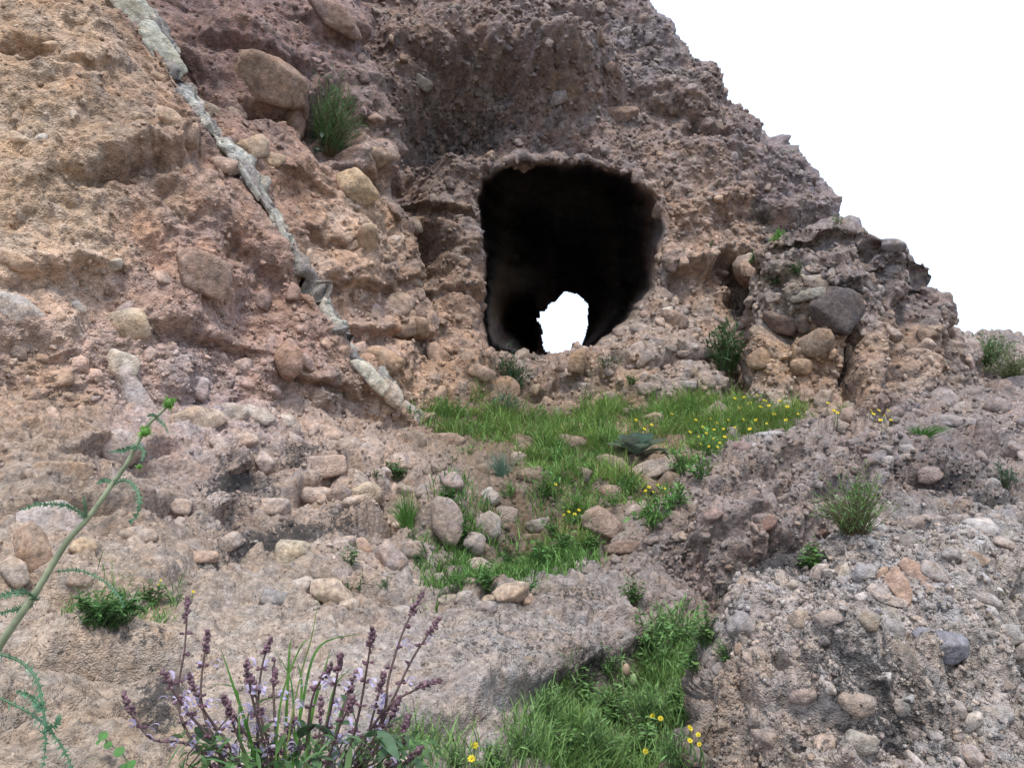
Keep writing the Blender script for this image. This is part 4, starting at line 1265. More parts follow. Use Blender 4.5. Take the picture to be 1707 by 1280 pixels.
def strip(g, path, width, side, col, tipcol=None):
    """Ribbons: path (N, K, 3), width (N, K), side (N, K, 3)."""
    Nn, K = path.shape[:2]
    a = path - side * width[..., None] / 2
    b = path + side * width[..., None] / 2
    V = np.stack([a, b], 2).reshape(Nn, K * 2, 3)
    f = []
    for k in range(K - 1):
        f += [(2 * k, 2 * k + 1, 2 * k + 3), (2 * k, 2 * k + 3, 2 * k + 2)]
    F = (np.array(f)[None] + (np.arange(Nn) * K * 2)[:, None, None]).reshape(-1, 3)
    col = np.asarray(col, float)
    if col.ndim == 1:
        col = np.repeat(col[None], Nn, 0)
    tc = col if tipcol is None else np.asarray(tipcol, float)
    if tc.ndim == 1:
        tc = np.repeat(tc[None], Nn, 0)
    t = np.repeat(np.linspace(0, 1, K), 2)[None, :, None]
    C = (col[:, None] * (1 - t) + tc[:, None] * t).reshape(-1, 3)
    g.add(V.reshape(-1, 3), F, C)


def blades(g, base, L, lean, w, col, rng, K=4, curl=.35, up=None):
    n = len(base)
    az = rng.uniform(0, 2 * math.pi, n)
    t = np.linspace(0, 1, K)[None, :, None]
    dirv = np.stack([np.cos(az), np.sin(az), 0 * az], 1)
    upv = np.array([0, 0, 1.0])[None] if up is None else up
    L = np.asarray(L)[:, None, None]
    ln = np.asarray(lean)[:, None, None]
    path = base[:, None] + upv[:, None] * L * (t - curl * ln * t * t) + dirv[:, None] * L * ln * (.35 * t + .65 * t * t)
    fz = az + rng.uniform(.6, 2.5, n)
    sd = np.stack([np.cos(fz), np.sin(fz), 0 * fz], 1)[:, None].repeat(K, 1)
    prof = np.array([.7, 1, .7, .06]) if K == 4 else np.interp(np.linspace(0, 1, K), [0, .35, .75, 1], [.6, 1, .65, .05])
    strip(g, path, np.asarray(w)[:, None] * prof[None], sd, np.asarray(col) * .9, np.clip(np.asarray(col) * 1.12, 0, .8))


def leaves(g, base, d, L, W, col, rng, K=5, droop=.4, blunt=.8):
    """Broad leaves: base (n,3), unit direction d (n,3)."""
    n = len(base)
    t = np.linspace(0, 1, K)
    d = d / (np.linalg.norm(d, axis=1, keepdims=True) + 1e-9)
    side = np.cross(d, np.array([0, 0, 1.0]) + rng.normal(size=(n, 3)) * .35)
    side /= np.linalg.norm(side, axis=1, keepdims=True) + 1e-9
    L = np.asarray(L)[:, None, None]
    path = base[:, None] + d[:, None] * L * t[None, :, None]
    path[..., 2] -= (L[..., 0] * droop * (t ** 2)[None])
    prof = np.sin(np.pi * np.clip(t, 0, 1) ** blunt * .96 + .04)
    prof[0] = .12
    prof[-1] = .06
    strip(g, path, np.asarray(W)[:, None] * prof[None], side[:, None].repeat(K, 1), col)


def tube(g, pts, rad, col, sides=6):
    pts = np.asarray(pts, float)
    n = len(pts)
    rad = np.broadcast_to(np.asarray(rad, float), (n,)) if np.ndim(rad) else np.full(n, rad)
    tan = np.gradient(pts, axis=0)
    tan /= np.linalg.norm(tan, axis=1, keepdims=True) + 1e-9
    x = np.cross(tan, np.array([.31, .9, .22]))
    x /= np.linalg.norm(x, axis=1, keepdims=True) + 1e-9
    y = np.cross(tan, x)
    a = np.linspace(0, 2 * math.pi, sides, endpoint=False)
    V = pts[:, None] + rad[:, None, None] * (np.cos(a)[None, :, None] * x[:, None] + np.sin(a)[None, :, None] * y[:, None])
    f = []
    for i in range(n - 1):
        for j in range(sides):
            k = (j + 1) % sides
            f += [(i * sides + j, i * sides + k, (i + 1) * sides + k), (i * sides + j, (i + 1) * sides + k, (i + 1) * sides + j)]
    V = V.reshape(-1, 3)
    V = np.concatenate([V, pts[:1], pts[-1:]])
    for j in range(sides):
        f += [(n * sides, (j + 1) % sides, j), (n * sides + 1, (n - 1) * sides + j, (n - 1) * sides + (j + 1) % sides)]
    g.add(V, f, col)


def smooth_path(ctrl, m=14):
    c = np.asarray(ctrl, float)
    s = np.linspace(0, len(c) - 1, m)
    return cr_weights(s, len(c)) @ c


def ball(g, cen, r, col, sub=1, sc=(1, 1, 1), axis=None):
    vv, ff = ICO[sub]
    V = vv * np.array(sc) * r
    if axis is not None:
        V = V @ basis(axis, None, .4).T
    g.add(V + np.asarray(cen), ff, col)


def thing(name, loc, label, cat, group=None):
    o = bpy.data.objects.new(name, None)
    o.empty_display_size = .1
    o.location = loc
    COL.objects.link(o)
    o['label'] = label
    o['category'] = cat
    if group:
        o['group'] = group
    return o


def vary(col, n, rng, a=.25):
    c = np.asarray(col)[None] * (1 + rng.uniform(-a, a, (n, 1)))
    return c * (1 + rng.uniform(-.08, .08, (n, 3)))


def ground_at(u, v, lift=0.0):
    loc, nor, rock = hit(u, v)
    if loc is None:
        return None, None
    return np.array(loc), np.array(nor)


# ---------- grass on the ledge and in the gully
HM = MASS['hillside']
GREEN = np.array([.13, .25, .065])


def grass_bases(polys, n, rng, mass='hillside', facing=.0):
    M = MASS[mass]
    u, v = M['u'], M['v']
    g = M['base'].reshape(M['R'], M['C'], 3)
    area = np.linalg.norm(np.cross(np.gradient(g, axis=0), np.gradient(g, axis=1)), axis=-1).ravel()
    w = np.zeros(len(u))
    uu = u + 10 * perlin((M['base'] / .3).astype(np.float32), 930)
    vv = v + 8 * perlin((M['base'] / .3).astype(np.float32), 931)
    box = (v > 560) & (v < 1400) & (u > -100) & (u < 1800)
    for poly, dens in polys:
        sd = poly_sd(uu[box], vv[box], poly)
        w[box] = np.maximum(w[box], dens * sstep(12, -30, sd))
    clump = .25 + 1.2 * sstep(-.2, .4, fbm(M['base'], .4, 3, 933))
    w = w * clump * np.minimum(area, np.percentile(area, 99))
    idx = rng.choice(len(u), n, p=w / w.sum())
    return M['p'][idx] - np.array([0, 0, .012]) + rng.normal(size=(n, 3)) * np.array([.012, .012, 0]), M['u'][idx], M['v'][idx]


rg = np.random.default_rng(21)
g = Geo()
base, bu, bv = grass_bases([
    ([(668, 652), (720, 662), (830, 690), (900, 700), (960, 695), (1010, 672), (1100, 664), (1210, 664), (1330, 690), (1410, 702), (1260, 738), (1130, 735), (1000, 730), (900, 735), (800, 735), (715, 712)], 1.0),
    ([(1040, 700), (1260, 700), (1235, 745), (1205, 795), (1150, 835), (1110, 830), (1120, 770)], .8),
    ([(850, 720), (1040, 720), (1020, 800), (1000, 900), (880, 900), (870, 790)], .9),
    ([(690, 700), (880, 720), (880, 770), (760, 745)], .5),
    ([(1010, 800), (1140, 800), (1130, 850), (1060, 870), (980, 840)], .6),
], 42000, rg)
hgt = rg.uniform(.05, .27, len(base))  * np.where(bv < 745, 1.15, .8)
hgt = hgt * np.clip(.75 + 1.3 * perlin((base / .22).astype(np.float32), 19) + .5 * perlin((base / .6).astype(np.float32), 20), .45, 1.7)
hue = .5 + .5 * perlin((base / .7).astype(np.float32), 18) * 1.6 + .25 * (bu > 1100)
gcol = vary(GREEN, len(base), rg, .35) * (1 + .3 * perlin((base / .35).astype(np.float32), 8))[:, None]
gcol = gcol * (1 + np.clip(hue, 0, 1)[:, None] * np.array([.5, .12, .1]))
dry = rg.random(len(base)) < .06
gcol[dry] = np.array([.34, .30, .14]) * rg.uniform(.7, 1.1, (int(dry.sum()), 1))
blades(g, base, hgt, rg.uniform(.1, 1.3, len(base)), rg.uniform(.005, .012, len(base)), gcol, rg)
g.build('grass', MAT_LEAF, kind='stuff', label='bright green grass covering the sloping ledge below the tunnel', category='grass')

g = Geo()
base, bu, bv = grass_bases([
    ([(700, 1006), (760, 955), (830, 925), (900, 900), (1000, 900), (1010, 940), (960, 968), (880, 985), (800, 1000)], 1.0),
    ([(680, 900), (760, 860), (900, 850), (900, 900), (800, 950), (700, 985)], .3),
], 7000, rg)
blades(g, base, rg.uniform(.05, .17, len(base)), rg.uniform(.2, 1., len(base)), rg.uniform(.006, .011, len(base)), vary((.105, .205, .05), len(base), rg, .4), rg)
g.build('grass', MAT_LEAF, kind='stuff', label='low green grass in the hollow behind the pale slab', category='grass')

g = Geo()
base, bu, bv = grass_bases([
    ([(930, 1130), (1010, 1120), (1090, 1090), (1190, 1090), (1225, 1080), (1180, 1180), (1150, 1330), (800, 1330), (830, 1240), (900, 1190)], 1.0),
    ([(640, 1260), (800, 1230), (830, 1330), (600, 1340)], .5),
], 8000, rg)
blades(g, base, rg.uniform(.04, .19, len(base)), rg.uniform(.15, 1., len(base)), rg.uniform(.003, .0065, len(base)), vary((.15, .25, .075), len(base), rg, .4), rg, K=5)
g.build('grass', MAT_LEAF, kind='stuff', label='thin green grass filling the gully between slab and front outcrop', category='grass')

g = Geo()
base, bu, bv = grass_bases([([(118, 1000), (180, 985), (300, 1000), (310, 1020), (260, 1045), (150, 1056), (120, 1030)], 1.0)], 700, rg)
blades(g, base, rg.uniform(.05, .14, len(base)), rg.uniform(.2, 1.1, len(base)), rg.uniform(.004, .008, len(base)), vary((.12, .22, .06), len(base), rg, .4), rg)
g.build('grass', MAT_LEAF, kind='stuff', label='small grass patch in the hollow of the slab at left', category='grass')


# ---------- shrubs and tufts
def shrub(name, u, v, w, h, label, cat, col, n=60, per=14, leaf=(.35, .03), style='twig', stemcol=(.13, .11, .06), group=None, seed=0, lean=(0, 0, 0), stray=.0, droop=.3, squash=1.0):
    """A plant w x h photo pixels across whose foot is at (u, v)."""
    loc, nor = ground_at(u, v)
    if loc is None:
        return None
    r = np.random.default_rng(seed + int(u) * 3 + int(v))
    f = loc[1] * cp + loc[2] * sp
    W, Hh = w * f / FPX, h * f / FPX
    loc = loc - nor * .015
    o = thing(name, loc, label, cat, group)
    gs, gl = Geo(), Geo()
    lean = np.array(lean)
    for k in range(n):
        a = r.uniform(0, 2 * math.pi)
        rad = math.sqrt(r.random()) * W / 2
        tall = Hh * (1 - .55 * (rad / (W / 2)) ** 2) * r.uniform(.6, 1.05)
        tip = np.array([math.cos(a) * rad, math.sin(a) * rad * squash, tall]) + lean * tall + nor * .2 * W * .3
        if r.random() < stray:
            tip = tip * 1.3
        mid = tip * np.array([.35, .35, .5]) + r.normal(size=3) * W * .03
        foot = np.array([math.cos(a), math.sin(a), 0]) * rad * .25
        pts = smooth_path([foot, mid + foot * .3, tip], 6)
        if style == 'needle':
            m = per
            t = r.uniform(.15, 1, m)
            bs = np.array([np.interp(t, np.linspace(0, 1, 6), pts[:, j]) for j in range(3)]).T
            d = r.normal(size=(m, 3)) + (tip / (np.linalg.norm(tip) + 1e-9)) * 1.6
            ll = leaf[0] * Hh * r.uniform(.5, 1.1, m)
            leaves(gl, bs, d, ll, ll * leaf[1], vary(col, m, r, .3), r, K=3, droop=droop * .5)
        elif style == 'blade':
            pp = pts[None]
            sd = np.cross(pts[-1] - pts[0], r.normal(size=3))
            sd /= np.linalg.norm(sd) + 1e-9
            strip(gl, pp, (leaf[1] * Hh * np.interp(np.linspace(0, 1, 6), [0, .4, 1], [.7, 1, .05]))[None], np.repeat(sd[None, None], 6, 1), vary(col, 1, r, .35))
        else:
            m = per
            t = r.uniform(.25, 1, m) ** .8
            bs = np.array([np.interp(t, np.linspace(0, 1, 6), pts[:, j]) for j in range(3)]).T
            aa = r.uniform(0, 2 * math.pi, m)
            d = np.stack([np.cos(aa), np.sin(aa), r.uniform(-.1, .9, m)], 1)
            ls = leaf[0] * Hh * r.uniform(.5, 1.1, m) * (1.15 - .5 * t)
            leaves(gl, bs, d, ls, ls * leaf[1], vary(col, m, r, .3), r, K=4, droop=droop)
        if style != 'blade':
            tube(gs, pts, np.linspace(.006, .0018, 6) * max(.4, min(1.6, Hh)), stemcol, 4)
    gs.build('stem', MAT_STEM, parent=o, kind='stuff')
    gl.build('foliage', MAT_LEAF, parent=o, kind='stuff')
    return o


sh = shrub('shrub', 548, 262, 96, 122, 'green shrub growing on the bluff beside the big jutting block', 'shrub', (.10, .185, .075), 150, 11, (.2, .07), 'needle', seed=1, lean=(.1, -.25, 0), stray=.2)
r_ = np.random.default_rng(5)
gl = Geo()
m = 16
bs = np.array([P(528 + r_.uniform(-16, 14), 238 + r_.uniform(-18, 18), sh.location.y - .12) for _ in range(m)]) - np.array(sh.location)
leaves(gl, bs, r_.normal(size=(m, 3)) + np.array([-.5, -.6, .1]), r_.uniform(.1, .2, m), r_.uniform(.05, .09, m), vary((.12, .18, .15), m, r_, .2), r_)
gl.build('broad_leaf', MAT_LEAF, parent=sh, kind='stuff')
shrub('shrub', 1214, 628, 76, 104, 'dark green bushy shrub against the left edge of the right buttress', 'shrub', (.06, .125, .05), 100, 14, (.14, .22), 'needle', seed=2)
shrub('shrub', 856, 655, 90, 66, 'dark blue-green fine-leaved bush at the foot of the tunnel mouth', 'shrub', (.05, .115, .055), 100, 14, (.2, .14), 'needle', seed=3, lean=(-.2, 0, 0), stray=.1)
shrub('shrub', 842, 698, 64, 46, 'small grey-blue tuft below the tunnel mouth bush', 'shrub', (.085, .15, .10), 70, 10, (.3, .12), 'needle', seed=4)
shrub('tuft', 838, 795, 62, 52, 'blue-green spiky tuft among the rubble on the slope', 'tuft', (.12, .20, .14), 160, 1, (1, .022), 'blade', seed=5, lean=(-.25, 0, 0))
shrub('tuft', 676, 880, 74, 84, 'feathery bright green tuft in the hollow beside the tan stone', 'tuft', (.10, .22, .045), 200, 1, (1, .014), 'blade', seed=6, lean=(-.05, 0, 0))
shrub('shrub', 1425, 888, 135, 100, 'pale green feathery weed on top of the middle outcrop', 'weed', (.15, .25, .09), 110, 14, (.16, .13), 'needle', seed=7, stray=.2)
shrub('weed', 1436, 850, 40, 70, 'upright bright leafy weed behind the feathery one on the outcrop', 'weed', (.11, .26, .06), 9, 7, (.4, .3), 'twig', seed=71)
shrub('weed', 1358, 962, 66, 70, 'small leafy weed in the dark cleft between the outcrops', 'weed', (.11, .23, .06), 24, 8, (.35, .3), 'twig', seed=8)
shrub('tuft', 1298, 410, 30, 28, 'bright yellow-green tuft high on the right buttress', 'tuft', (.13, .30, .05), 40, 8, (.3, .3), 'needle', seed=9)
shrub('tuft', 1257, 440, 22, 26, 'small green tuft at the left top of the right buttress', 'tuft', (.10, .20, .06), 26, 8, (.3, .3), 'needle', seed=10)
shrub('shrub', 1268, 374, 50, 40, 'grey-brown dry bush on the cliff face above the buttress', 'shrub', (.085, .09, .085), 60, 12, (.2, .14), 'needle', seed=11)
shrub('tuft', 1398, 372, 34, 14, 'thin pale green tuft on the cliff crest notch', 'tuft', (.14, .22, .10), 26, 6, (.5, .2), 'needle', seed=12)
shrub('shrub', 1640, 612, 110, 66, 'green bush on the skyline of the far right slope', 'shrub', (.12, .21, .085), 160, 14, (.14, .2), 'needle', seed=13)
shrub('shrub', 1690, 636, 90, 56, 'olive green bush lower on the far right slope', 'shrub', (.15, .2, .085), 130, 14, (.14, .2), 'needle', seed=14)
shrub('shrub', 1676, 815, 62, 48, 'bluish green tuft on the dark right edge slope', 'shrub', (.08, .14, .085), 50, 10, (.2, .25), 'needle', seed=15)
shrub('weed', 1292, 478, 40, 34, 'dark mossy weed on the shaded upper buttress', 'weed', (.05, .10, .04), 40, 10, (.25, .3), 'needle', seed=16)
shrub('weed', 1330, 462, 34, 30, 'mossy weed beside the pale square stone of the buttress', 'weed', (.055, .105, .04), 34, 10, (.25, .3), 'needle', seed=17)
shrub('weed', 706, 400, 22, 22, 'tiny blue-green plant in the dark cleft left of the tunnel', 'weed', (.07, .13, .09), 18, 6, (.4, .3), 'needle', seed=18)
shrub('weed', 1012, 612, 60, 22, 'dim green weed in front of the tunnel floor', 'weed', (.06, .11, .04), 50, 8, (.3, .2), 'needle', seed=19)
shrub('weed', 1052, 642, 26, 20, 'little green weed on the rubble right of the tunnel mouth', 'weed', (.07, .15, .04), 24, 8, (.35, .25), 'needle', seed=20)
shrub('weed', 1187, 412, 14, 14, 'tiny green plant on the cliff right of the tunnel', 'weed', (.07, .13, .06), 14, 6, (.4, .3), 'needle', seed=191)
shrub('weed', 1535, 728, 110, 20, 'strip of green grass between buttress foot and outcrop', 'grass tuft', (.08, .19, .04), 220, 1, (1, .05), 'blade', seed=22)
shrub('weed', 1058, 1010, 54, 60, 'green weed at the left foot of the middle outcrop', 'weed', (.075, .17, .05), 40, 8, (.22, .35), 'twig', seed=23)

# ---- leafy weeds, several to a patch
PATCH = [
    ('leafy green weed in the grass of the central hollow', 'weeds in the central hollow', (.095, .2, .055), (.3, .4),
     [(760, 985, 60, 34), (812, 985, 60, 44), (855, 962, 60, 50), (900, 950, 60, 50), (942, 938, 56, 54), (985, 920, 50, 40), (726, 998, 46, 24), (880, 985, 50, 30), (840, 930, 40, 34), (770, 905, 40, 44), (745, 850, 26, 50), (920, 892, 50, 34), (970, 880, 44, 34)]),
    ('small weed sprouting between rubble stones on the left slope', 'weeds among the rubble', (.075, .16, .05), (.3, .3),
     [(660, 800, 34, 44), (585, 950, 30, 50), (600, 985, 36, 30), (640, 985, 36, 24), (575, 985, 24, 22), (700, 940, 30, 34), (525, 805, 26, 16), (735, 790, 26, 16), (690, 900, 28, 26), (756, 770, 26, 16), (628, 800, 22, 20)]),
    ('leafy weed in the hollow of the slab at left', 'weeds in the slab hollow', (.085, .185, .055), (.28, .4),
     [(160, 1045, 70, 60), (205, 1040, 70, 62), (250, 1010, 50, 44), (140, 1020, 40, 44), (290, 1005, 40, 24), (185, 1050, 60, 40)]),
    ('broad-leaved green weed in the shady gully by the front outcrop', 'weeds in the gully', (.14, .25, .08), (.22, .42),
     [(1080, 1090, 90, 60), (1130, 1085, 100, 70), (1175, 1080, 70, 56), (1100, 1130, 80, 60), (1160, 1125, 70, 50), (930, 1160, 70, 50), (970, 1195, 80, 66), (915, 1215, 70, 60), (1020, 1220, 80, 66), (1085, 1215, 80, 60), (1135, 1200, 60, 60), (870, 1262, 70, 46), (935, 1275, 80, 66), (1000, 1285, 90, 70), (1070, 1285, 80, 66), (1125, 1290, 60, 60), (1210, 1105, 50, 36), (1040, 1155, 60, 50), (820, 1290, 70, 50), (1010, 1120, 50, 40), (760, 1285, 70, 40)]),
    ('weed with small leaves in the grass of the ledge', 'weeds in the ledge grass', (.13, .25, .07), (.3, .3),
     [(1090, 880, 70, 50), (1120, 850, 60, 50), (1050, 830, 60, 40), (980, 800, 40, 40), (930, 790, 50, 44), (1170, 800, 44, 44), (870, 740, 50, 30), (790, 730, 40, 34), (1150, 700, 44, 34), (1290, 705, 40, 30), (1000, 720, 40, 34), (690, 700, 36, 30), (760, 700, 40, 36), (1235, 725, 36, 28), (740, 690, 40, 30), (820, 700, 44, 34), (900, 712, 44, 34), (960, 730, 40, 30), (1060, 700, 40, 30), (1110, 720, 44, 34), (1180, 760, 44, 40), (910, 830, 50, 44), (960, 860, 50, 40), (935, 760, 40, 30), (1140, 790, 50, 44), (850, 830, 36, 30), (780, 760, 34, 24), (1020, 845, 50, 34), (1200, 690, 40, 30), (1260, 690, 40, 30)]),
]
for pk, (label, grp_, col, leaf, spots) in enumerate(PATCH):
    for k, (u, v, w, h) in enumerate(spots):
        w, h = w * 1.15, h * (1.35 if pk == 3 else 1.15)
        shrub('weed', u, v, w, h, label, 'weed', np.array(col) * (1 + .12 * math.sin(k * 2.3)), max(9, int(w * h / 150)), 9, leaf if not (pk == 3 and k % 2) else (.26, .16), 'twig' if pk != 4 and not (pk == 3 and k % 2) else 'needle', group=grp_, seed=300 + pk * 40 + k, stemcol=(.08, .13, .05))

# ---------- broad rosette of woolly leaves
loc, nor = ground_at(1062, 764)
ros = thing('rosette_plant', loc + np.array([0, 0, .05]), 'grey-green rosette of broad woolly leaves above the flat slab stone', 'plant')
rr = np.random.default_rng(12)
fr = loc[1] * cp + loc[2] * sp
for k in range(20):
    gl = Geo()
    a = k * 2.4
    el = .45 + 1.0 * (k / 20)
    L = (66 - 18 * (k / 20)) * fr / FPX * rr.uniform(.8, 1.15)
    d = np.array([math.cos(a) * (1.1 - el * .45), math.sin(a) * (1.0 - el * .45), el])
    d /= np.linalg.norm(d)
    K_ = 8
    t_ = np.linspace(0, 1, K_)
    pth = np.array([math.cos(a) * .02, math.sin(a) * .02, .0]) + d * (L * t_)[:, None]
    pth[:, 2] -= .38 * L * t_ ** 2
    sd_ = np.array([-math.sin(a), math.cos(a), 0])
    wd_ = L * .5 * np.interp(t_, [0, .2, .55, .85, 1], [.25, .6, 1, .75, .1])
    lc_ = vary((.2, .27, .205), 1, rr, .22)
    mid_ = pth - np.array([0, 0, 1]) * (wd_ * .12)[:, None]
    strip(gl, (pth + mid_)[None] / 2 - sd_ * (wd_ * .25)[None, :, None], (wd_ * .5)[None], (sd_ + np.array([0, 0, -.22]))[None, None].repeat(K_, 1), lc_)
    strip(gl, (pth + mid_)[None] / 2 + sd_ * (wd_ * .25)[None, :, None], (wd_ * .5)[None], (sd_ + np.array([0, 0, .22]))[None, None].repeat(K_, 1), lc_ * .94)
    gl.build('leaf', MAT_LEAF, parent=ros)
gl = Geo()
for k in range(9):
    ball(gl, rr.normal(size=3) * .02 + np.array([.01, -.02, .12]), .03, (.19, .24, .10), 1, (1, 1, .7))
gl.build('leaf_bud', MAT_LEAF, parent=ros, kind='stuff')

# ---------- yellow wildflowers
YEL = [
    ('yellow wildflower in the grass at the left foot of the right buttress', 'flowers at the buttress foot',
     [(1240, 662), (1262, 659), (1275, 668), (1225, 664), (1250, 672), (1290, 690), (1312, 678), (1232, 680), (1268, 678), (1300, 668), (1282, 676)], 8),
    ('yellow wildflower in the middle of the bright ledge grass', 'flowers in the ledge grass',
     [(1160, 700), (1172, 712), (1185, 698), (1196, 705), (1178, 722), (1190, 730), (1200, 738), (1168, 740), (1182, 744), (1208, 728), (1215, 700), (1150, 720), (1225, 712), (1240, 700), (1196, 745), (1206, 715), (1260, 700), (1278, 706), (1165, 728), (1190, 716), (1310, 700), (1250, 715), (1086, 708), (1074, 715), (1120, 690), (1060, 700), (1330, 690)], 7),
    ('yellow wildflower beside the outcrop below the buttress corner', 'flowers at the outcrop edge',
     [(1456, 690), (1465, 684), (1474, 692), (1480, 684), (1468, 700), (1485, 700), (1478, 708), (1452, 684), (1380, 672), (1396, 688), (1390, 684)], 8),
    ('yellow wildflower on the grassy slope below the flat slab stone', 'flowers below the slab stone',
     [(1082, 812), (1096, 808), (1104, 812), (1076, 818), (1110, 815), (1090, 820), (916, 806), (926, 807), (948, 853), (958, 857), (965, 850), (940, 858)], 7),
    ('yellow wildflower in the weeds of the shady gully', 'flowers in the gully',
     [(1088, 1193), (1101, 1197), (1150, 1213), (1164, 1224), (1150, 1234), (1166, 1240), (1076, 1252)], 11),
    ('large yellow wildflower at the lower end of the pale slab', 'flowers by the slab end', [(791, 1242), (786, 1264)], 17),
    ('small yellow wildflower over the weeds in the left slab hollow', 'flowers in the slab hollow', [(268, 967), (264, 974), (322, 986)], 6),
]
for label, grp_, spots, px in YEL:
    for (u, v) in spots:
        r = np.random.default_rng(int(u * 31 + v))
        foot, _n = ground_at(u + r.uniform(-4, 4), v + (24 if px < 10 else 50))
        if foot is None:
            continue
        head = P(u, v, max(foot[1] - .02, .8))
        if np.linalg.norm(head - foot) > .6:
            foot = head - np.array([0, -.02, .22])
        f = head[1] * cp + head[2] * sp
        s = px * r.uniform(.7, 1.05) * f / FPX / 2
        o = thing('wildflower', foot, label, 'flower', grp_)
        gs, gp = Geo(), Geo()
        tube(gs, smooth_path([np.zeros(3), (head - foot) * .5 + r.normal(size=3) * .01, head - foot], 6), [.0035, .0032, .003, .0028, .0025, .002], (.09, .16, .05), 4)
        gs.build('stem', MAT_STEM, parent=o)
        np_ = 7
        axis = np.array([r.normal() * .4, -.7, .7])
        B = basis(axis, None, r.uniform(0, 6))
        a = np.linspace(0, 2 * math.pi, np_, endpoint=False)
        d = (np.stack([np.cos(a), np.sin(a), 0 * a + .15], 1)) @ B.T
        sd = (np.stack([-np.sin(a), np.cos(a), 0 * a], 1)) @ B.T
        path = (head - foot)[None, None] + d[:, None] * s * np.array([.15, .6, 1.0])[None, :, None]
        strip(gp, path, np.array([.35, .8, .45])[None].repeat(np_, 0) * s * .9, sd[:, None].repeat(3, 1), vary((.62, .50, .02), np_, r, .15))
        ball(gp, head - foot, s * .32, (.5, .33, .02), 1)
        gp.build('blossom', MAT_PETAL, parent=o)

# ---------- thistle at the left
D0 = 1.72
TH = [(-140, 1330, 1.86), (-70, 1190, 1.78), (0, 1075, D0), (58, 990, D0), (110, 905, D0), (148, 862, D0), (188, 806, D0), (214, 768, D0), (244, 712, D0), (268, 688, D0), (279, 678, D0)]
tp = smooth_path([P(*t) for t in TH], 34)
gnd = tp[0].copy()
th = thing('thistle', gnd, 'tall spiny thistle stalk leaning across the left rock face', 'thistle')
g = Geo()
k_ = D0 / FPX
tube(g, np.concatenate([[tp[0] - np.array([.05, 0, .16])], tp]) - gnd, np.interp(np.linspace(0, 1, 35), [0, .35, .7, 1], [7.5 * k_, 5.2 * k_, 3.6 * k_, 2.2 * k_]), (.24, .27, .17), 8)
g.build('stem', MAT_STEM, parent=th)
rt = np.random.default_rng(4)


def spiny(ctrl, w, col=(.10, .22, .13), sp_len=12, step=9, fold=1.0):
    g = Geo()
    pts = smooth_path([P(*c) for c in ctrl], 22) - gnd
    n = len(pts)
    tan = np.gradient(pts, axis=0)
    tan /= np.linalg.norm(tan, axis=1, keepdims=True)
    sd = np.cross(tan, np.array([0, 1.0, .25]))
    sd /= np.linalg.norm(sd, axis=1, keepdims=True) + 1e-9
    prof = np.interp(np.linspace(0, 1, n), [0, .15, .7, 1], [.7, 1, .75, .1]) * w * .42 * k_
    strip(g, pts[None], prof[None], sd[None], np.array(col))
    tube(g, pts, np.linspace(1.6, .5, n) * k_, (.16, .26, .15), 4)
    for i in range(1, n):
        for s in (-1, 1):
            for q in range(2):
                t0 = pts[i] - tan[i] * rt.uniform(0, 1) * 6 * k_
                L = sp_len * .85 * k_ * rt.uniform(.4, 1.2) * (1 - .5 * i / n)
                d = sd[i] * s + tan[i] * rt.uniform(-.1, .8) + np.array([0, rt.uniform(-1, .3), 0])
                d /= np.linalg.norm(d)
                b = sd[i] * s * prof[i] * .3
                wv = tan[i] * 1.5 * k_
                g.add([t0 + b - wv, t0 + b + wv, t0 + b + d * L], [(0, 1, 2)], np.array(col) * rt.uniform(.8, 1.3))
    g.build('leaf', MAT_LEAF, parent=th)


spiny([(146, 866, D0), (120, 846, D0 - .03), (90, 840, D0 - .05), (58, 842, D0 - .06), (34, 850, D0 - .06)], 8)
spiny([(144, 866, D0), (142, 845, D0 - .02), (139, 825, D0 - .03)], 5, sp_len=6)
spiny([(190, 806, D0), (208, 800, D0 - .03), (226, 812, D0 - .05), (233, 835, D0 - .06), (228, 858, D0 - .06), (216, 872, D0 - .06)], 9)
spiny([(190, 806, D0), (176, 800, D0 + .02), (160, 806, D0 + .02)], 6, sp_len=8)
spiny([(228, 742, D0), (214, 748, D0 - .02), (200, 751, D0 - .03), (184, 754, D0 - .04)], 7, sp_len=9)
spiny([(230, 742, D0), (240, 752, D0 - .02), (236, 770, D0 - .03)], 6, sp_len=8)
spiny([(262, 698, D0), (272, 706, D0 - .02), (281, 722, D0 - .03)], 4, sp_len=6)
spiny([(262, 694, D0), (252, 692, D0 - .02), (246, 694, D0 - .02)], 4, sp_len=5)
spiny([(94, 952, D0), (130, 950, D0 - .04), (165, 963, D0 - .06), (192, 985, D0 - .08), (208, 1012, D0 - .08)], 8)
spiny([(62, 1000, D0), (45, 988, D0 - .03), (18, 988, D0 - .05), (-12, 1000, D0 - .06)], 12, sp_len=16)
spiny([(55, 1005, D0), (30, 1015, D0 + .03), (0, 1022, D0 + .04)], 10, sp_len=16)
spiny([(-20, 1085, D0), (30, 1100, D0 - .06), (60, 1130, D0 - .09), (72, 1180, D0 - .1), (76, 1230, D0 - .1), (73, 1275, D0 - .1)], 13, (.09, .235, .14), 20)
spiny([(-30, 1150, D0), (20, 1172, D0 - .05), (60, 1195, D0 - .08), (90, 1225, D0 - .1), (112, 1260, D0 - .1), (128, 1300, D0 - .1)], 11, (.09, .22, .13), 17)
spiny([(70, 1180, D0 - .1), (50, 1160, D0 - .1), (28, 1150, D0 - .1)], 7, (.09, .22, .13), 13)
spiny([(72, 1220, D0 - .1), (95, 1205, D0 - .11), (100, 1190, D0 - .11)], 6, (.09, .22, .13), 11)
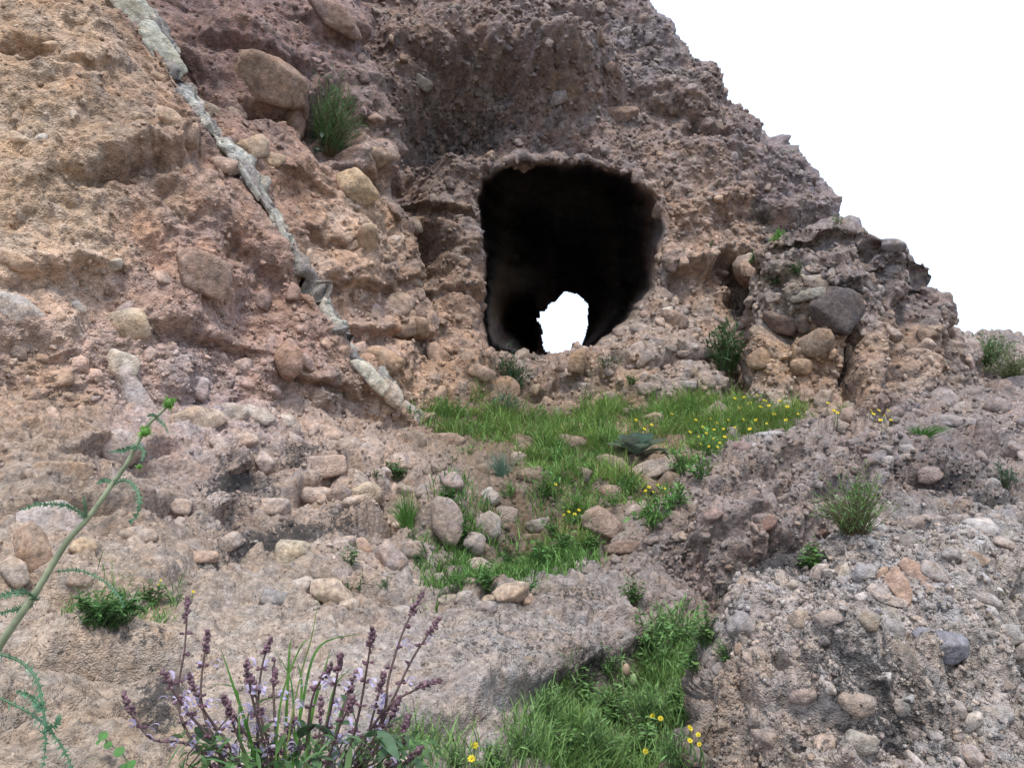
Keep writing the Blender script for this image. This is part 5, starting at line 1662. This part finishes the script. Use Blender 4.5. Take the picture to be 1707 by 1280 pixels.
for (u, v, rad, ns) in ((282, 672, 11, 60), (242, 720, 10, 44), (232, 778, 5, 16)):
    g = Geo()
    c = P(u, v, D0 - .005) - gnd
    ball(g, c, rad * k_ * .75, (.12, .26, .05), 2)
    for q in range(ns):
        d = rt.normal(size=3)
        d[2] += .25
        d /= np.linalg.norm(d)
        s = np.cross(d, rt.normal(size=3))
        s /= np.linalg.norm(s)
        g.add([c + d * rad * k_ * .6 - s * 1.5 * k_, c + d * rad * k_ * .6 + s * 1.5 * k_, c + d * rad * k_ * rt.uniform(1.2, 1.7)], [(0, 1, 2)], np.array([.16, .34, .06]) * rt.uniform(.7, 1.3))
    g.build('flower_bud', MAT_LEAF, parent=th)

# ---------- flowering sage in the foreground
DS = 1.88
ks = DS / FPX
sb, _n = ground_at(500, 1395)
sage = thing('sage_plant', sb, 'flowering sage clump with mauve spikes at the front of the slab', 'plant')
STEMS = [  # tip first, down to the foot; whorl fractions from the tip
    [(313, 995), (308, 1080), (297, 1150), (307, 1210), (350, 1275), (440, 1390)],
    [(347, 1050), (336, 1130), (338, 1180), (368, 1260), (450, 1390)],
    [(452, 1062), (437, 1110), (430, 1180), (434, 1270), (470, 1390)],
    [(622, 1046), (612, 1110), (598, 1190), (575, 1270), (520, 1390)],
    [(735, 1028), (692, 1090), (655, 1165), (620, 1240), (540, 1390)],
    [(705, 988), (673, 1050), (648, 1130), (636, 1200), (560, 1390)],
    [(206, 1155), (225, 1195), (255, 1232), (320, 1242), (400, 1300), (450, 1390)],
    [(552, 1108), (522, 1160), (511, 1240), (500, 1390)],
    [(372, 1160), (398, 1205), (432, 1265), (470, 1390)],
    [(592, 1158), (562, 1220), (540, 1290), (510, 1390)],
    [(736, 1132), (690, 1150), (645, 1180), (590, 1260), (530, 1390)],
    [(458, 1098), (456, 1150), (462, 1250), (480, 1390)],
    [(568, 1088), (556, 1160), (535, 1250), (505, 1390)],
    [(702, 1246), (668, 1275), (600, 1320), (540, 1390)],
    [(682, 1190), (660, 1260), (600, 1330), (530, 1390)],
    [(356, 1272), (380, 1310), (440, 1390)],
    [(526, 1252), (522, 1310), (505, 1390)],
    [(495, 1195), (470, 1240), (450, 1300), (470, 1390)],
    [(410, 1100), (420, 1160), (440, 1240), (470, 1390)],
    [(640, 1120), (625, 1180), (600, 1260), (530, 1390)],
]
rs = np.random.default_rng(17)
for k in range(8):
    u0 = 260 + 58 * k + rs.uniform(-15, 15)
    v0 = rs.uniform(1100, 1210)
    STEMS.append([(u0, v0), (u0 + (500 - u0) * .15 + rs.uniform(-8, 8), v0 + 60), (u0 + (500 - u0) * .4, v0 + 130), (500 + (u0 - 500) * .25, 1390)])
MAUVE, LILAC = np.array([.19, .105, .135]), np.array([.50, .43, .58])
for i, st in enumerate(STEMS):
    off = rs.uniform(-.12, .10)
    ctrl = [P(u, v, DS + off * (1 - k / (len(st) - 1)) + (.04 * k / len(st))) for k, (u, v) in enumerate(st)]
    pts = smooth_path(ctrl, 30) - sb
    g = Geo()
    tube(g, pts, np.linspace(1.4, 3.0, 30) * ks, (.115, .075, .07), 6)
    so = g.build('stem', MAT_STEM, parent=sage)
    seg = np.r_[0, np.cumsum(np.linalg.norm(np.diff(pts, axis=0), axis=1))]
    tan = np.gradient(pts, axis=0)
    # bud spike at the tip, then open whorls
    g = Geo()
    tl = min(36 * ks, seg[-1] * .3) * rs.uniform(.7, 1.1)
    for q in range(30):
        s = rs.uniform(0, tl)
        c = np.array([np.interp(s, seg, pts[:, j]) for j in range(3)])
        rad = (6.5 - 4 * (1 - s / tl)) * ks
        d = rs.normal(size=3)
        d /= np.linalg.norm(d)
        ball(g, c + d * rad * .8, rs.uniform(2.0, 3.6) * ks, MAUVE * rs.uniform(.7, 1.6) + np.array([0, .02 * rs.random(), .0]), 1, (1, 1, 1.5), d)
    g.build('bud_spike', MAT_PETAL, parent=so)
    s = tl + 22 * ks
    stop = min(seg[-1] * .62, 220 * ks)
    while s < stop:
        g = Geo()
        c = np.array([np.interp(s, seg, pts[:, j]) for j in range(3)])
        for q in range(rs.integers(4, 8)):
            a = rs.uniform(0, 6.28)
            d = np.array([math.cos(a), math.sin(a), rs.uniform(-.1, .5)])
            ball(g, c + d * 6.5 * ks, rs.uniform(2.2, 3.6) * ks, MAUVE * rs.uniform(.6, 1.4), 1, (.8, .8, 1.5), d)
            if rs.random() < .32:
                # two-lipped lilac corolla
                b = c + d * 12 * ks
                side = np.cross(d, [0, 0, 1.0])
                side /= np.linalg.norm(side)
                up = np.cross(side, d)
                hood = np.array([b, b + d * 7 * ks + up * 6 * ks, b + d * 13 * ks + up * 6 * ks, b + d * 17 * ks + up * 1 * ks])
                strip(g, hood[None], np.array([[3, 7, 7, 2.5]]) * ks, np.repeat(side[None, None], 4, 1), LILAC * rs.uniform(.75, 1.15))
                lipp = np.array([b, b + d * 7 * ks - up * 1 * ks, b + d * 11 * ks - up * 6 * ks])
                strip(g, lipp[None], np.array([[3, 6, 7]]) * ks, np.repeat(side[None, None], 3, 1), np.array([.52, .46, .62]) * rs.uniform(.8, 1.1))
        g.build('flower_whorl', MAT_PETAL, parent=so)
        s += rs.uniform(30, 48) * ks
LEAFSPOT = [(330, 1205, 60, 180), (380, 1195, 46, 20), (350, 1240, 70, 100), (500, 1230, 60, 60), (590, 1190, 60, 110), (640, 1215, 60, 40), (560, 1235, 64, 130)]
for k in range(85):
    if k < len(LEAFSPOT):
        u, v, L, a = LEAFSPOT[k]
    else:
        u, v, L, a = rs.uniform(310, 720), rs.uniform(1200, 1325), rs.uniform(28, 60), rs.uniform(0, 360)
        v += abs(u - 510) * .12
    g = Geo()
    b = P(u, v, DS + rs.uniform(-.12, .14)) - sb
    d = np.array([[math.cos(math.radians(a)), rs.uniform(-.7, .3), math.sin(math.radians(a)) * .7 + .25]])
    leaves(g, b[None], d, [L * ks], [L * ks * rs.uniform(.3, .45)], vary((.085, .145, .075), 1, rs, .35), rs, K=7, droop=.35)
    tube(g, smooth_path([b, b - d[0] * .03 + np.array([0, 0, -.04]), (P(490, 1380, DS) - sb) * .4 + b * .6], 5), 1.2 * ks, (.09, .08, .05), 4)
    g.build('leaf', MAT_LEAF, parent=sage)
# filler foliage at the clump's foot
g = Geo()
m = 700
bs = np.array([P(rs.uniform(300, 740), rs.uniform(1225, 1370), DS + rs.uniform(-.15, .2)) for _ in range(m)]) - sb
leaves(g, bs, rs.normal(size=(m, 3)) + np.array([0, -.3, .8]), rs.uniform(18, 46, m) * ks, rs.uniform(4, 11, m) * ks, vary((.09, .175, .06), m, rs, .4), rs, K=4)
g.build('foliage', MAT_LEAF, parent=sage, kind='stuff')

# ---------- wild oat grass standing in the sage
ob, _n = ground_at(480, 1400)
oat = thing('oat_grass', ob, 'long bladed wild oat grass growing up through the sage clump', 'grass plant')
OATS = [([(470, 1390), (478, 1250), (500, 1130), (520, 1060), (534, 976)], 5, (.20, .27, .08)), ([(465, 1390), (472, 1280), (478, 1180), (482, 1090), (486, 1062)], 9, (.11, .25, .05)),
        ([(450, 1390), (430, 1280), (405, 1190), (388, 1140), (368, 1080)], 10, (.10, .25, .045)), ([(480, 1390), (490, 1260), (505, 1170), (520, 1100), (545, 1068), (600, 1056)], 8, (.11, .25, .06)),
        ([(500, 1390), (510, 1280), (520, 1190), (540, 1120), (550, 1085)], 9, (.12, .27, .05)), ([(430, 1390), (420, 1250), (412, 1200), (430, 1170), (470, 1160)], 7, (.10, .23, .05)),
        ([(520, 1390), (530, 1290), (545, 1200), (560, 1140), (590, 1110)], 7, (.10, .22, .05)), ([(460, 1390), (460, 1260), (470, 1160), (500, 1080), (516, 1064)], 6, (.12, .26, .05)),
        ([(440, 1390), (425, 1290), (400, 1230), (395, 1150), (350, 1140)], 6, (.11, .24, .06)), ([(490, 1390), (495, 1290), (490, 1200), (484, 1130), (455, 1080)], 6, (.10, .25, .05)),
        ([(530, 1390), (545, 1280), (560, 1220), (575, 1170), (600, 1150)], 8, (.09, .21, .05)), ([(480, 1390), (485, 1300), (497, 1220), (503, 1140), (495, 1100)], 9, (.12, .28, .05))]
for pth, w, col in OATS:
    g = Geo()
    dd = DS + rs.uniform(-.02, .14)
    pts = smooth_path([P(u, v, dd) for u, v in pth], 16) - ob
    sd = np.cross(np.gradient(pts, axis=0), np.array([.2, 1, .1]))
    sd /= np.linalg.norm(sd, axis=1, keepdims=True)
    strip(g, pts[None], (np.interp(np.linspace(0, 1, 16), [0, .3, .7, 1], [.8, 1, .8, .1]) * w * .62 * ks)[None], sd[None], np.array(col) * .8)
    g.build('blade', MAT_LEAF, parent=oat)

# ---------- little round-leaved trailing plant
rb, _n = ground_at(205, 1270)
trail = thing('trailing_plant', rb, 'small trailing plant with round green leaves on the slab below the thistle', 'plant')
kr = (rb[1] * cp + rb[2] * sp) / FPX
g = Geo()
dd = rb[1] - .03
tube(g, smooth_path([P(u, v, dd) - rb for u, v in ((172, 1222), (180, 1238), (198, 1250), (215, 1272), (232, 1310))], 12), 1.2 * kr, (.10, .15, .06), 4)
g.build('stem', MAT_STEM, parent=trail)
for (u, v, s) in ((172, 1226, 8), (180, 1241, 7), (199, 1252, 9), (218, 1274, 9), (205, 1278, 7), (164, 1236, 5), (228, 1290, 9)):
    g = Geo()
    c = P(u, v, dd - .01) - rb
    a = np.linspace(0, 2 * math.pi, 10, endpoint=False)
    B = basis(np.array([rt.normal() * .3, -.8, .7]))
    ring = (np.stack([np.cos(a), np.sin(a), .12 * np.cos(2 * a)], 1) * s * kr) @ B.T + c
    g.add(np.concatenate([[c], ring]), [(0, 1 + i, 1 + (i + 1) % 10) for i in range(10)], (.08, .20, .05))
    g.build('leaf', MAT_LEAF, parent=trail)

# ---------- poppy with drooping bud and dry capsule in the gully
for (u0, v0, u1, v1, col, lab) in ((1040, 1170, 1038, 1108, (.30, .22, .15), 'thin stalk with a drooping brown seed head in the gully'), (1060, 1170, 1050, 1125, (.2, .26, .12), 'thin green stalk with a hanging pale bud beside the brown seed head')):
    pb, _n = ground_at(u0, v0 + 14)
    o = thing('seed_stalk', pb, lab, 'plant')
    dd = pb[1] - .02
    kk = (dd / cp) / FPX
    g = Geo()
    tube(g, smooth_path([P(u0, v0 + 16, dd) - pb, P(u0 - 1, v0 - 30, dd) - pb, P(u1 - 1, v1 - 2, dd) - pb, P(u1 + 3, v1 - 6, dd) - pb, P(u1 + 6, v1 + 2, dd) - pb], 14), 1.5 * kk, (.17, .2, .09), 5)
    g.build('stem', MAT_STEM, parent=o)
    g = Geo()
    ball(g, P(u1 + 6, v1 + 8, dd) - pb, 6 * kk, col, 2, (1, 1, 1.7))
    g.build('seed_head', MAT_STEM, parent=o)

# ---------- loose stones lying on the slope, each a thing of its own
LOOSE = [
    (748, 737, 62, 32, 12, (.27, .20, .16), 9, 'flat brown stone lying at the lower left edge of the ledge grass'),
    (948, 744, 64, 38, 5, (.25, .20, .16), 9, 'rounded brown stone half sunk in the middle of the ledge grass'),
    (866, 764, 34, 24, -10, (.34, .28, .22), 9, 'small tan stone just right of the blue-green tuft'),
    (1082, 792, 96, 36, -10, (.27, .22, .19), 16, 'large flat grey slab under the woolly rosette'),
    (1020, 778, 56, 34, 0, (.24, .19, .16), 12, 'rough brown stone at the left end of the flat slab'),
    (1000, 872, 82, 56, 10, (.27, .20, .165), 11, 'lumpy reddish brown boulder in the middle of the slope'),
    (1040, 912, 62, 24, 0, (.27, .18, .14), 12, 'low flat reddish stone beside the outcrop, under the lumpy boulder'),
    (900, 876, 46, 26, -25, (.33, .29, .24), 18, 'pale wedge-shaped stone with a sharp top left of the lumpy boulder'),
    (752, 805, 48, 36, 20, (.28, .22, .205), 10, 'pinkish grey stone above the tall rubble block'),
    (886, 802, 44, 36, 0, (.24, .185, .15), 9, 'brown round stone right below the blue-green tuft'),
    (816, 832, 40, 34, 0, (.38, .34, .30), 10, 'whitish stone in the centre of the rubble'),
    (800, 950, 52, 36, 15, (.34, .27, .22), 10, 'pale tan stone at the left of the green hollow'),
    (650, 935, 62, 48, 20, (.35, .27, .235), 10, 'pinkish cobble on the slope left of the green hollow'),
    (742, 870, 54, 86, 0, (.31, .25, .215), 12, 'tall rough block standing beside the feathery tuft'),
    (808, 880, 60, 54, 30, (.30, .26, .225), 10, 'grey lump of rubble right of the tall block'),
    (845, 860, 40, 30, 0, (.27, .22, .19), 11, 'small grey-brown stone between rubble lump and pale wedge stone'),
    (1040, 690, 30, 18, 0, (.33, .27, .24), 10, 'small pale stone at the top edge of the ledge grass'),
    (790, 905, 44, 36, 40, (.33, .28, .25), 10, 'light grey stone below the rubble lump'),
    (1035, 1232, 40, 30, 0, (.27, .19, .14), 9, 'brown stone half hidden by weeds low in the gully'),
    (955, 935, 44, 22, 10, (.25, .18, .14), 10, 'dark reddish stone in the weeds of the green hollow'),
]
for (u, v, w, h, rot, rgb, sharp, lab) in LOOSE:
    placed_stone(u, v, w, h, rot, rgb, sink=.3, sharp=sharp, name='boulder', free=True, label=lab, category='stone', rough=.09)
